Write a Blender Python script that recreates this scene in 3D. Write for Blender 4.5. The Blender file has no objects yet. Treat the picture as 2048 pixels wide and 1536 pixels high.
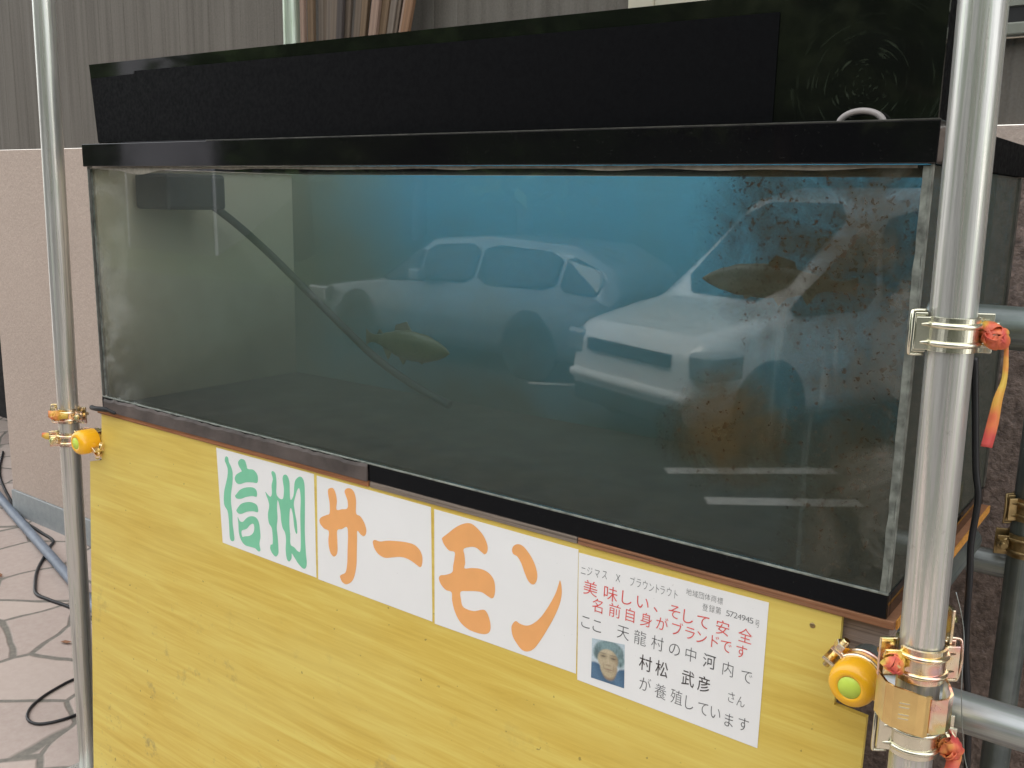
import bpy, bmesh, math, random
from mathutils import Vector, Matrix, noise
sc = bpy.context.scene
col = sc.collection
R_ = math.radians

# ------------------------------------------------------------------ camera
cd = bpy.data.cameras.new('camera'); cam = bpy.data.objects.new('camera', cd); col.objects.link(cam)
cd.sensor_fit = 'HORIZONTAL'; cd.sensor_width = 36.0; cd.lens = 33.232
cd.clip_start = 0.02; cd.clip_end = 400
_rt = Vector((0.80222276, 0.59671467, 0.0192417)); _dn = Vector((0.13194311, -0.14576757, -0.98048092)); _fw = Vector((-0.58226253, 0.78910292, -0.19567045))
cam.matrix_world = Matrix((( _rt.x, -_dn.x, -_fw.x, 2.07889796), (_rt.y, -_dn.y, -_fw.y, -1.18554689), (_rt.z, -_dn.z, -_fw.z, 0.51762528), (0, 0, 0, 1)))
sc.camera = cam
# ------------------------------------------------------------------ sky and sun (soft, bright overcast)
SUN_EL, SUN_AZ = 55.0, -28.0          # sun behind the house: the tank stands in open shade, the road is lit
w = bpy.data.worlds.new('World'); sc.world = w; w.use_nodes = True
nt = w.node_tree; bg = nt.nodes['Background']
sk = nt.nodes.new('ShaderNodeTexSky'); sk.sky_type = 'NISHITA'; sk.sun_disc = False
sk.sun_elevation = R_(SUN_EL); sk.sun_rotation = R_(SUN_AZ); sk.air_density = 1.0; sk.dust_density = 4.0; sk.ozone_density = 1.0
mxs = nt.nodes.new('ShaderNodeMix'); mxs.data_type = 'RGBA'; mxs.inputs[0].default_value = .68      # thin bright cloud over the blue
mxs.inputs[7].default_value = (8.2, 8.1, 7.75, 1); nt.links.new(sk.outputs[0], mxs.inputs[6])
nt.links.new(mxs.outputs[2], bg.inputs[0]); bg.inputs[1].default_value = 0.12
sl = bpy.data.lights.new('sun', 'SUN'); so = bpy.data.objects.new('sun', sl); col.objects.link(so)
sl.energy = 0.9; sl.angle = R_(25); sl.color = (1.0, 0.95, 0.88)
_a, _e = R_(SUN_AZ), R_(SUN_EL)
_sd = Vector((math.sin(_a) * math.cos(_e), math.cos(_a) * math.cos(_e), math.sin(_e)))
so.rotation_euler = _sd.to_track_quat('Z', 'Y').to_euler()
vs = sc.view_settings; sc.display_settings.display_device = 'sRGB'
vs.view_transform = 'Standard'; vs.look = 'None'; vs.exposure = 1.54; vs.gamma = 1.0; vs.use_curve_mapping = False
sc.render.engine = 'CYCLES'
sc.cycles.max_bounces = 12; sc.cycles.transparent_max_bounces = 24; sc.cycles.volume_bounces = 2
sc.cycles.use_denoising = True

# ------------------------------------------------------------------ helpers
def tag(o, label=None, cat=None, group=None, kind=None):
    if label: o['label'] = label
    if cat: o['category'] = cat
    if group: o['group'] = group
    if kind: o['kind'] = kind
    return o
def empty(name, loc=(0, 0, 0), rz=0):
    o = bpy.data.objects.new(name, None); o.location = loc; o.rotation_euler = (0, 0, rz); o.empty_display_size = .1; col.objects.link(o); return o
def link(name, bm, m, parent=None, smooth=False, loc=None):
    me = bpy.data.meshes.new(name); bm.normal_update(); bm.to_mesh(me); bm.free()
    if smooth:
        for p in me.polygons: p.use_smooth = True
    for mm in (m if isinstance(m, (list, tuple)) else [m]): me.materials.append(mm)
    o = bpy.data.objects.new(name, me); col.objects.link(o)
    if parent: o.parent = parent
    if loc: o.location = loc
    return o
def B(): return bmesh.new()
def box(bm, x0, x1, y0, y1, z0, z1, bev=0, mi=0):
    t = bmesh.new()
    r = bmesh.ops.create_cube(t, size=1.0)
    for v in t.verts: v.co = Vector(((x0 + x1) / 2 + v.co.x * (x1 - x0), (y0 + y1) / 2 + v.co.y * (y1 - y0), (z0 + z1) / 2 + v.co.z * (z1 - z0)))
    if bev: bmesh.ops.bevel(t, geom=t.edges[:], offset=bev, segments=2, affect='EDGES', profile=.5)
    for f in t.faces: f.material_index = mi
    merge(bm, t)
    return bm
def merge(bm, t, M=None):
    mp = {}
    for v in t.verts: mp[v] = bm.verts.new(M @ v.co if M else v.co)
    for f in t.faces:
        try:
            g = bm.faces.new([mp[v] for v in f.verts]); g.material_index = f.material_index; g.smooth = f.smooth
        except ValueError: pass
    t.free()
def frame_for(d):
    d = d.normalized(); u = d.orthogonal().normalized(); return u, d.cross(u)
def tube(bm, pts, r, n=12, cap=True, closed=False, smooth=True, mi=0):
    pts = [Vector(p) for p in pts]; N = len(pts); rings = []
    u = None
    for i, p in enumerate(pts):
        if closed: d = pts[(i + 1) % N] - pts[i - 1]
        else: d = pts[min(i + 1, N - 1)] - pts[max(i - 1, 0)]
        d.normalize()
        if u is None: u = d.orthogonal().normalized()
        else:
            u = u - d * u.dot(d)
            u = u.normalized() if u.length > 1e-6 else d.orthogonal().normalized()
        v = d.cross(u); rr = r[i] if isinstance(r, (list, tuple)) else r
        rings.append([bm.verts.new(p + (u * math.cos(2 * math.pi * k / n) + v * math.sin(2 * math.pi * k / n)) * rr) for k in range(n)])
    for i in range(N if closed else N - 1):
        a, b = rings[i], rings[(i + 1) % N]
        for k in range(n):
            f = bm.faces.new((a[k], a[(k + 1) % n], b[(k + 1) % n], b[k])); f.smooth = smooth; f.material_index = mi
    if cap and not closed:
        f = bm.faces.new(rings[0][::-1]); f.material_index = mi
        f = bm.faces.new(rings[-1]); f.material_index = mi
    return bm
def cat(pts, n=6, closed=False):
    """smooth a polyline (Catmull-Rom)"""
    P = [Vector(p) for p in pts]; N = len(P); out = []
    rng = range(N if closed else N - 1)
    for i in rng:
        if closed: p0, p1, p2, p3 = P[i - 1], P[i], P[(i + 1) % N], P[(i + 2) % N]
        else: p0, p1, p2, p3 = P[max(i - 1, 0)], P[i], P[i + 1], P[min(i + 2, N - 1)]
        for k in range(n):
            t = k / n; out.append(.5 * ((2 * p1) + (p2 - p0) * t + (2 * p0 - 5 * p1 + 4 * p2 - p3) * t * t + (3 * p1 - p0 - 3 * p2 + p3) * t ** 3))
    if not closed: out.append(P[-1])
    return out
def lathe(bm, prof, n=32, M=None, mi=0):
    t = bmesh.new(); rings = []
    for r, z in prof:
        rings.append([t.verts.new((r * math.cos(2 * math.pi * k / n), r * math.sin(2 * math.pi * k / n), z)) for k in range(n)] if r > 1e-6 else [t.verts.new((0, 0, z))])
    for a, b in zip(rings, rings[1:]):
        for k in range(n):
            if len(a) == 1 and len(b) == 1: continue
            if len(a) == 1: f = t.faces.new((a[0], b[(k + 1) % n], b[k]))
            elif len(b) == 1: f = t.faces.new((a[k], a[(k + 1) % n], b[0]))
            else: f = t.faces.new((a[k], a[(k + 1) % n], b[(k + 1) % n], b[k]))
            f.smooth = True; f.material_index = mi
    merge(bm, t, M); return bm

# ------------------------------------------------------------------ materials
def M(name):
    m = bpy.data.materials.new(name); m.use_nodes = True; return m, m.node_tree, m.node_tree.nodes['Principled BSDF']
class N:
    def __init__(s, nt): s.nt = nt
    def __call__(s, typ, **kw):
        n = s.nt.nodes.new(typ)
        for k, v in kw.items():
            if k.startswith('i_'):
                key = k[2:]; key = int(key) if key.isdigit() else key.replace('_', ' ')
                if isinstance(v, bpy.types.NodeSocket): s.nt.links.new(v, n.inputs[key])
                else: n.inputs[key].default_value = v
            else: setattr(n, k, v)
        return n
    def co(s, scale=(1, 1, 1), kind='Object', rot=(0, 0, 0), loc=(0, 0, 0)):
        tc = s.nt.nodes.new('ShaderNodeTexCoord'); mp = s('ShaderNodeMapping', i_Scale=scale, i_Rotation=rot, i_Location=loc)
        s.nt.links.new(tc.outputs[kind], mp.inputs['Vector']); return mp.outputs[0]
    def noise(s, vec, scale=5, detail=4, rough=.55, dist=0, out=0):
        return s('ShaderNodeTexNoise', i_Vector=vec, i_Scale=scale, i_Detail=detail, i_Roughness=rough, i_Distortion=dist).outputs[out]
    def ramp(s, fac, stops, interp='LINEAR'):
        n = s('ShaderNodeValToRGB', i_Fac=fac); n.color_ramp.interpolation = interp; el = n.color_ramp.elements
        while len(el) < len(stops): el.new(.5)
        for e, (p, c) in zip(el, stops): e.position = p; e.color = (c, c, c, 1) if isinstance(c, (int, float)) else tuple(c) + (1,)
        return n.outputs[0]
    def mix(s, fac, a, b, mode='MIX'):
        n = s('ShaderNodeMix', data_type='RGBA', blend_type=mode)
        for k, v in ((0, fac), (6, a), (7, b)):
            if isinstance(v, bpy.types.NodeSocket): s.nt.links.new(v, n.inputs[k])
            else: n.inputs[k].default_value = v if isinstance(v, (int, float)) else tuple(v) + (1,)
        return n.outputs[2]
    def math(s, op, a, b=0, clamp=False):
        n = s('ShaderNodeMath', operation=op, use_clamp=clamp)
        for k, v in ((0, a), (1, b)):
            if isinstance(v, bpy.types.NodeSocket): s.nt.links.new(v, n.inputs[k])
            else: n.inputs[k].default_value = v
        return n.outputs[0]
    def bump(s, h, st=.3, d=.01):
        return s('ShaderNodeBump', i_Height=h, i_Strength=st, i_Distance=d).outputs[0]
    def out(s, b, **kw):
        for k, v in kw.items():
            k = k.replace('_', ' ')
            if isinstance(v, bpy.types.NodeSocket): s.nt.links.new(v, b.inputs[k])
            else: b.inputs[k].default_value = v if not isinstance(v, tuple) or len(v) == 4 else v + (1,)
def plain(name, c, rough=.5, metal=0, var=.15, scale=30, bump=0, spec=.5, coords=(1, 1, 1), coat=0):
    m, t, b = M(name); n = N(t); v = n.co(coords)
    f = n.noise(v, scale, 5)
    c2 = tuple(max(0, x * (1 - var)) for x in c); c3 = tuple(min(1, x * (1 + var)) for x in c)
    n.out(b, Base_Color=n.ramp(f, [(.3, c2), (.7, c3)]), Metallic=metal, Specular_IOR_Level=spec, Coat_Weight=coat,
          Roughness=n.ramp(n.noise(v, scale * .6, 3), [(.3, max(.02, rough * .8)), (.7, min(1, rough * 1.2))]))
    if bump: n.out(b, Normal=n.bump(n.noise(v, scale * 2, 4), bump, .004))
    return m

def mat_galv(name, tint=(.63, .625, .605), rough=.33, streak=.5):
    m, t, b = M(name); n = N(t)
    v = n.co((1, 1, .02)); f = n.noise(v, 150, 4, .5)
    v2 = n.co((1, 1, 1)); g = n.noise(v2, 7, 5, .6); s = n.noise(v2, 260, 2, .5)
    c = n.ramp(f, [(.32, tuple(x * .62 for x in tint)), (.44, tuple(x * .95 for x in tint)), (.5, tint), (.56, (tint[0] * .82, tint[1] * .88, tint[2] * .80)), (.68, (tint[0] * 1.22, tint[1] * 1.16, tint[2] * 1.14))])
    c = n.mix(n.math('MULTIPLY', n.ramp(g, [(.42, 0.0), (.7, 1.0)]), .35), c, (.52, .56, .53))
    c = n.mix(n.ramp(n.noise(v2, 38, 6, .7), [(.66, 0.0), (.72, .55)]), c, (.30, .29, .26))
    n.out(b, Base_Color=c, Metallic=.68, Roughness=n.ramp(f, [(.3, rough + .10), (.7, rough - .10)]),
          Normal=n.bump(n.math('ADD', f, n.math('MULTIPLY', s, .25)), .12, .002))
    return m
GALV = mat_galv('galvanised_steel')
GALV_OLD = mat_galv('weathered_steel', (.30, .32, .32), .45)
GALV_DARK = mat_galv('dark_grey_steel', (.16, .19, .19), .45)
def mat_zinc():
    m, t, b = M('yellow_zinc'); n = N(t); v = n.co()
    f = n.noise(v, 26, 2, .45, .8); g = n.noise(v, 90, 3)
    c = n.ramp(f, [(.28, (.66, .78, .40)), (.40, (.90, .68, .34)), (.50, (.90, .80, .60)), (.60, (.92, .58, .46)), (.74, (.78, .60, .68))])
    c = n.mix(n.ramp(g, [(.66, 0.0), (.82, .35)]), c, (.40, .30, .16))
    n.out(b, Base_Color=c, Metallic=1.0, Roughness=n.ramp(g, [(.3, .16), (.7, .30)])); return m
ZINC = mat_zinc()
ZINC_GOLD = plain('golden_zinc', (.90, .60, .26), .2, 1, .3, 12)
ZINC_PALE = plain('pale_zinc', (.78, .76, .62), .24, 1, .12, 22)
ZINC_OLD = plain('aged_brass_zinc', (.34, .25, .12), .4, .9, .45, 60)
BLACK_RUB = plain('black_rubber', (.012, .012, .013), .55)
CORD = plain('black_cord', (.013, .013, .015), .4)
GREYPVC = plain('grey_conduit', (.17, .20, .25), .5, 0, .18, 14)
ORANGE = plain('orange_plastic', (.98, .49, .014), .28, 0, .06, 12, 0, .5, coat=.3)
LIME = plain('lime_disc', (.62, .80, .10), .4, 0, .06, 40)

def mat_gloss_black():
    m, t, b = M('black_acrylic'); n = N(t); v = n.co()
    d = n.noise(v, 420, 2, .5); s = n.noise(v, 6, 5, .65)
    c = n.mix(n.ramp(d, [(.70, 0.0), (.78, .35)]), (.0055, .0055, .0065), (.10, .10, .09))
    n.out(b, Base_Color=c, Roughness=n.ramp(s, [(.35, .03), (.75, .12)]), Specular_IOR_Level=.5)
    return m
ACRYL = mat_gloss_black()
def mat_scratched():
    m, t, b = M('scratched_black_acrylic'); n = N(t)
    v = n.co((1, 1, 1), loc=(-1.712, 0, -.655))
    tc = n('ShaderNodeSeparateXYZ', i_Vector=v)
    r = n.math('SQRT', n.math('ADD', n.math('POWER', tc.outputs[0], 2), n.math('POWER', tc.outputs[2], 2)))
    wv = n('ShaderNodeCombineXYZ', i_X=n.math('MULTIPLY', r, 240), i_Y=n.math('MULTIPLY', n.math('ARCTAN2', tc.outputs[2], tc.outputs[0]), 1.4))
    sw = n.noise(wv.outputs[0], 1.0, 3, .5)
    msk = n.math('MULTIPLY', n.ramp(sw, [(.58, 0.0), (.75, 1.0)]), n.ramp(r, [(.03, .9), (.13, .0)]))
    c = n.mix(n.math('MULTIPLY', msk, .30), (.0062, .0075, .0060), (.10, .13, .085))
    n.out(b, Base_Color=c, Roughness=n.ramp(msk, [(0, .05), (1, .3)]), Specular_IOR_Level=.5)
    return m
SCRATCH = mat_scratched()
FILM = plain('matte_black_film', (.0024, .0026, .0034), .65, 0, .3, 220, 0, .08)

def mat_glass(name, dirt=None, tint=(.93, .96, .95), rough=.012, mul=1.0):
    """clear pane: mirror-like sheen that grows at grazing angles, see-through otherwise, with dirt on it"""
    m = bpy.data.materials.new(name); m.use_nodes = True; t = m.node_tree; t.nodes.clear(); n = N(t)
    o = t.nodes.new('ShaderNodeOutputMaterial')
    lw = n('ShaderNodeLayerWeight'); lw.inputs['Blend'].default_value = .5
    f = n.math('ADD', n.math('MULTIPLY', n.math('POWER', lw.outputs['Facing'], 5), .96 * mul), .04 * mul)
    tr = n('ShaderNodeBsdfTransparent', i_Color=tint + (1,)); gl = n('ShaderNodeBsdfGlossy', i_Roughness=rough, i_Color=(1, 1, 1, 1))
    mx = n('ShaderNodeMixShader', i_0=f, i_1=tr.outputs[0], i_2=gl.outputs[0]); last = mx.outputs[0]
    if dirt:
        for colr, fac in dirt(n):
            df = n('ShaderNodeBsdfDiffuse'); 
            if isinstance(colr, bpy.types.NodeSocket): t.links.new(colr, df.inputs['Color'])
            else: df.inputs['Color'].default_value = colr + (1,)
            x = n('ShaderNodeMixShader', i_0=fac, i_1=last, i_2=df.outputs[0]); last = x.outputs[0]
    t.links.new(last, o.inputs['Surface']); return m
def blob(n, xyz, cx, cz, rx, rz):
    dx = n.math('DIVIDE', n.math('SUBTRACT', xyz.outputs[0], cx), rx); dz = n.math('DIVIDE', n.math('SUBTRACT', xyz.outputs[2], cz), rz)
    d = n.math('ADD', n.math('MULTIPLY', dx, dx), n.math('MULTIPLY', dz, dz))
    return n.math('SUBTRACT', 1.0, n.math('SQRT', d), True)
def front_dirt(n):
    v = n.co(); xyz = n('ShaderNodeSeparateXYZ', i_Vector=v)
    big = n.noise(v, 5.5, 6, .65); fine = n.noise(v, 105, 3, .6); cloud = n.noise(v, 11, 6, .7, .6)
    # algae film and brown specks, thick at the right end
    right = n.math('MAXIMUM', blob(n, xyz, 1.72, .47, .24, .23), n.math('MULTIPLY', blob(n, xyz, 1.75, .22, .13, .36), .8))
    right = n.math('MAXIMUM', right, blob(n, xyz, 1.57, .20, .12, .10))
    specks = n.math('MULTIPLY', n.ramp(n.math('ADD', n.math('ADD', n.math('MULTIPLY', fine, .72), n.math('MULTIPLY', cloud, .28)), n.math('MULTIPLY', right, .085)), [(.61, 0.0), (.67, 1.0)]), n.ramp(right, [(.0, 0.0), (.25, .8)]))
    film = n.math('MULTIPLY', n.math('MULTIPLY', n.ramp(n.math('ADD', cloud, n.math('MULTIPLY', right, .5)), [(.5, 0.0), (1.05, 1.0)]), n.ramp(right, [(.0, .0), (.35, 1.0)])), .75)
    # white lime scum at the ends
    edgeL = n.ramp(xyz.outputs[0], [(0.0, 1.0), (.17, 0.0)]); edgeR = n.ramp(n.math('SUBTRACT', 1.8, xyz.outputs[0]), [(.0, 1.0), (.13, 0.0)])
    lime = n.math('MULTIPLY', n.math('MULTIPLY', n.math('MAXIMUM', edgeL, n.math('MULTIPLY', edgeR, .5)), n.ramp(cloud, [(.46, 0.0), (.72, 1.0)])), .42)
    haze = n.math('MULTIPLY', n.ramp(n.noise(v, 2.6, 3, .5), [(.3, .3), (.7, 1.0)]), .014)
    patch = n.math('MULTIPLY', n.math('MULTIPLY', blob(n, xyz, 1.575, .215, .085, .095), n.ramp(cloud, [(.35, .2), (.65, 1.0)])), .55)
    drip = n.math('MULTIPLY', n.ramp(n.noise(n.co((1, 1, .06)), 34, 3, .6), [(.66, 0.0), (.74, 1.0)]), n.math('MULTIPLY', n.ramp(right, [(0, 0.0), (.3, 1.0)]), .25))
    return [((.42, .45, .42), haze), ((.055, .048, .026), film), ((.17, .115, .055), patch), ((.050, .032, .016), specks), ((.30, .36, .36), drip), ((.60, .60, .56), lime)]
GLASS = mat_glass('front_glass', front_dirt, mul=1.2)
def side_dirt(n):
    v = n.co(); return [((.075, .08, .065), n.math('MULTIPLY', n.ramp(n.noise(v, 4, 6, .65), [(.3, .6), (.75, 1.0)]), .85))]
GLASS_SIDE = mat_glass('side_glass', side_dirt)
def left_dirt_fade(n):
    v = n.co(); zz = n('ShaderNodeSeparateXYZ', i_Vector=v).outputs[2]; gr = n.ramp(n.math('ADD', zz, n.math('MULTIPLY', n.noise(v, 5, 4, .6), .2)), [(.06, (.13, .10, .062)), (.20, (.34, .27, .18)), (.40, (.66, .55, .42))])  # dirt film; the dimming with depth is painted into its colour
    return [(gr, n.math('MULTIPLY', n.ramp(n.noise(v, 4, 4, .5), [(.3, .85), (.75, 1.0)]), .95))]
GLASS_LEFT = mat_glass('left_glass', left_dirt_fade)
SEAM = plain('silicone_seam', (.20, .215, .19), .35, 0, .6, 55)
SEAM_DARK = plain('grimy_silicone', (.05, .05, .042), .4, 0, .6, 40)
SCUM = plain('lime_scum', (.24, .22, .18), .6, 0, .3, 70)

def mat_back():
    m, t, b = M('blue_backing_sheet'); n = N(t); v = n.co()
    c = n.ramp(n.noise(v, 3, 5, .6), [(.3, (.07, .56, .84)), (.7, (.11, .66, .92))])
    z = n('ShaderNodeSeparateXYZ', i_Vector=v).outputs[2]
    xx = n('ShaderNodeSeparateXYZ', i_Vector=v).outputs[0]; murk_fade = n.math('ADD', n.math('ADD', n.math('MULTIPLY', n.noise(v, 3, 3, .5), .6), .2), n.math('MULTIPLY', n.math('MAXIMUM', n.ramp(z, [(.0, 1.0), (.34, 0.0)]), n.ramp(xx, [(.02, 1.0), (.70, 0.0)])), .5))  # algae blotches, plus light lost to depth and murk put into the colour
    c = n.mix(n.ramp(murk_fade, [(.52, 0.0), (.98, .9)]), c, n.mix(n.ramp(xx, [(.05, 1.0), (.7, 0.0)]), (.11, .10, .065), (.34, .31, .22)))
    t2 = n('ShaderNodeBsdfTranslucent', i_Color=c); d = n('ShaderNodeBsdfDiffuse', i_Color=c)
    mx = n('ShaderNodeMixShader', i_0=.45, i_1=d.outputs[0], i_2=t2.outputs[0])
    t.links.new(mx.outputs[0], t.nodes['Material Output'].inputs['Surface']); return m
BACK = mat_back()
FLOOR_T = plain('tank_floor_silt', (.036, .028, .017), .8, 0, .4, 16)

def mat_ply(name, cols, along=0):
    m, t, b = M(name); n = N(t)
    v = n.co((.9, 3, 260)); lay = n.noise(v, 1.0, 3, .6); fib = n.noise(n.co((7, 40, 160)), 1.5, 5, .7)
    c = n.ramp(n.math('ADD', n.math('MULTIPLY', lay, .7), n.math('MULTIPLY', fib, .3)), [(.34, cols[0]), (.46, cols[1]), (.54, cols[2]), (.66, cols[3])])
    n.out(b, Base_Color=c, Roughness=.75, Normal=n.bump(fib, .4, .003)); return m
PLY_ORANGE = mat_ply('orange_plywood', [(.04, .022, .012), (.32, .12, .045), (.40, .17, .07), (.20, .10, .055)])
PLY_GREY = mat_ply('weathered_plywood', [(.05, .042, .034), (.18, .14, .11), (.26, .21, .17), (.12, .10, .085)])
PLY_BROWN = mat_ply('brown_plywood', [(.025, .015, .010), (.24, .10, .045), (.30, .14, .07), (.09, .05, .03)])
TIMBER = mat_ply('grey_timber', [(.14, .10, .085), (.27, .20, .16), (.33, .25, .21), (.20, .15, .12)])
BATTEN = plain('dusty_brown_batten', (.085, .068, .062), .55, 0, .45, 13, .2)
EDGE_OR = plain('orange_board_edge', (.60, .27, .05), .6, 0, .3, 60, coords=(8, 1, 8))

def mat_panel():
    m, t, b = M('yellow_woodgrain_board'); n = N(t)
    v = n.co((1.0, 1, 15)); g = n.noise(v, 2.3, 6, .62, .9)
    v2 = n.co((2.2, 1, 75)); h = n.noise(v2, 2.2, 4, .6, .4)
    big = n.noise(n.co((1, 1, 2.2)), 2.1, 4, .55)
    lo, hi = (.71, .505, .092), (.78, .62, .145)
    c = n.ramp(n.math('ADD', n.math('MULTIPLY', g, .72), n.math('MULTIPLY', h, .28)), [(.31, (.61, .405, .06)), (.48, lo), (.64, hi)])
    c = n.mix(n.ramp(big, [(.40, 0.0), (.68, .5)]), c, (.79, .65, .18))
    z = n('ShaderNodeSeparateXYZ', i_Vector=n.co()).outputs[2]
    lowm = n.ramp(n.math('MULTIPLY', z, -1.0), [(.28, 0.0), (.75, 1.0)])
    st = n.math('MULTIPLY', n.ramp(n.noise(n.co(), 17, 6, .7), [(.585, 0.0), (.68, 1.0)]), lowm)
    c = n.mix(n.math('MULTIPLY', st, .6), c, (.30, .22, .09))
    pale = n.math('MULTIPLY', n.ramp(n.noise(n.co(), 9, 6, .7), [(.66, 0.0), (.72, 1.0)]), n.math('MULTIPLY', lowm, .5))
    c = n.mix(pale, c, (.52, .47, .33))
    sp = n.ramp(n.noise(n.co(), 75, 2, .5), [(.735, 0.0), (.76, .6)])
    c = n.mix(sp, c, (.22, .15, .05))
    n.out(b, Base_Color=c, Roughness=n.ramp(big, [(.3, .33), (.7, .5)]), Normal=n.bump(h, .08, .002)); return m
PANEL = mat_panel()
def mat_paper():
    m, t, b = M('laminated_paper'); n = N(t); v = n.co()
    c = n.ramp(n.noise(v, 6, 4), [(.3, (.85, .845, .84)), (.7, (.89, .885, .88))])
    c = n.mix(n.ramp(n.noise(v, 190, 2, .5), [(.75, 0.0), (.78, .35)]), c, (.45, .42, .4))
    n.out(b, Base_Color=c, Roughness=.35, Normal=n.bump(n.noise(v, 14, 3), .06, .004)); return m
PAPER = mat_paper()
INK_GREEN = plain('green_ink', (.21, .60, .38), .4, 0, .06, 18)
INK_ORANGE = plain('orange_ink', (.90, .43, .155), .4, 0, .05, 18)
INK_GREY = plain('grey_ink', (.13, .13, .135), .5, 0, .2, 60)
INK_BLACK = plain('black_ink', (.075, .075, .08), .5, 0, .2, 60)
INK_BOLD = plain('dark_brown_ink', (.045, .035, .035), .5, 0, .2, 60)
INK_RED = plain('red_ink', (.74, .085, .075), .5, 0, .1, 60)

def mat_stucco(name, c, c2, sc_=90, bump=.35):
    m, t, b = M(name); n = N(t); v = n.co()
    f = n.noise(v, sc_, 5, .65); g = n.noise(v, 2.2, 4)
    cc = n.mix(n.ramp(f, [(.35, 0.0), (.68, 1.0)]), c, c2); cc = n.mix(n.math('MULTIPLY', n.ramp(g, [(.35, 0.0), (.7, 1.0)]), .18), cc, tuple(x * .75 for x in c))
    n.out(b, Base_Color=cc, Roughness=.9, Normal=n.bump(f, bump, .01)); return m
PINK = mat_stucco('pink_render', (.47, .375, .32), (.55, .45, .385))
PEBBLE = mat_stucco('rough_brown_render', (.10, .072, .058), (.29, .215, .18), 62, 1.0)
PLINTH = mat_stucco('grey_plinth', (.30, .32, .33), (.36, .38, .38), 40, .2)
DARK = plain('dark_interior', (.010, .009, .009), .9)
def mat_siding():
    m, t, b = M('grey_brown_siding'); n = N(t)
    f = n.noise(n.co((1, 1, .03)), 32, 4, .6); g = n.noise(n.co(), 170, 3, .6)
    c = n.ramp(n.math('ADD', n.math('MULTIPLY', f, .65), n.math('MULTIPLY', g, .35)), [(.34, (.098, .086, .072)), (.5, (.135, .121, .103)), (.66, (.165, .15, .13))])
    n.out(b, Base_Color=c, Roughness=.8, Normal=n.bump(f, .25, .006)); return m
SIDING = mat_siding()
CREAM = plain('cream_frame', (.55, .51, .40), .5, 0, .06, 10)
SHUTTER = plain('grey_green_sash', (.24, .25, .21), .5, 0, .1, 10)

def mat_paving():
    m, t, b = M('crazy_paving'); n = N(t)
    v = n.co((1, 1, 0)); wob = n('ShaderNodeVectorMath', operation='MULTIPLY_ADD', i_0=n('ShaderNodeTexNoise', i_Vector=v, i_Scale=3.0).outputs['Color'], i_1=(.10, .10, 0), i_2=v).outputs[0]
    e = n('ShaderNodeTexVoronoi', feature='DISTANCE_TO_EDGE', i_Vector=wob, i_Scale=3.1).outputs['Distance']
    cl = n('ShaderNodeTexVoronoi', feature='F1', i_Vector=wob, i_Scale=3.1).outputs['Color']
    st = n.ramp(n('ShaderNodeSeparateColor', i_Color=cl).outputs[0], [(.0, (.37, .295, .26)), (.5, (.43, .345, .305)), (1, (.48, .395, .345))])
    g = n.noise(n.co(), 45, 6, .7); st = n.mix(n.math('MULTIPLY', n.ramp(g, [(.35, 0.0), (.7, 1.0)]), .35), st, (.55, .48, .43))
    st = n.mix(n.ramp(n.noise(n.co(), 6, 6, .7), [(.55, 0.0), (.8, .4)]), st, (.30, .225, .19))
    j = n.ramp(e, [(.016, 1.0), (.032, 0.0)])
    c = n.mix(j, st, n.ramp(n.noise(n.co(), 60, 3), [(.3, (.15, .14, .12)), (.7, (.22, .20, .17))]))
    n.out(b, Base_Color=c, Roughness=.8, Normal=n.bump(n.math('SUBTRACT', n.math('MULTIPLY', g, .15), j), .5, .006)); return m
PAVING = mat_paving()
ASPHALT = plain('asphalt', (.026, .026, .027), .85, 0, .35, 120, .4)
ROADPAINT = plain('white_road_paint', (.50, .50, .49), .6, 0, .12, 30)
LEAF = [plain('dark_leaf', (.055, .095, .030), .6, 0, .5, 2.5), plain('fern_leaf', (.075, .125, .035), .6, 0, .5, 2.5), plain('olive_leaf', (.09, .12, .04), .6, 0, .5, 2.5)]
BARK = plain('bark', (.07, .05, .035), .9, 0, .4, 14, .5)
HILL = plain('hillside_ground', (.018, .028, .010), .95, 0, .5, .8)
HOUSEW = plain('pale_garage_wall', (.34, .34, .38), .8, 0, .08, 2)
CARWHITE = plain('white_car_paint', (.78, .79, .80), .25, 0, .02, 3, coat=.8)
CARSILVER = plain('silver_car_paint', (.17, .19, .21), .3, .3, .04, 3, coat=.8)
CARGLASS = plain('dark_car_glass', (.012, .014, .016), .06, 0, .1, 3, 0, .5)
TYRE = plain('tyre_rubber', (.014, .014, .014), .85)
RIM = plain('alloy_rim', (.5, .5, .5), .3, .9, .1, 20)
LAMP = plain('headlight_lens', (.42, .43, .44), .08, .6, .2, 30)
PLAST = plain('dark_bumper_plastic', (.02, .02, .022), .5)
WHITEP = plain('white_plastic', (.36, .33, .32), .4, 0, .12, 40)
def mat_tape(seed):
    m, t, b = M('warning_tape'); n = N(t)
    f = n.noise(n.co(loc=(seed * 3.1, seed, 0)), 24, 2, .5, .3)
    c = n.ramp(f, [(.38, (.74, .50, .09)), (.46, (.80, .40, .08)), (.54, (.78, .19, .08)), (.64, (.62, .085, .075))])
    n.out(b, Base_Color=c, Roughness=.5); return m
TAPE = [mat_tape(1), mat_tape(2), mat_tape(3)]

G = -1.05      # terrace level
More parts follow.
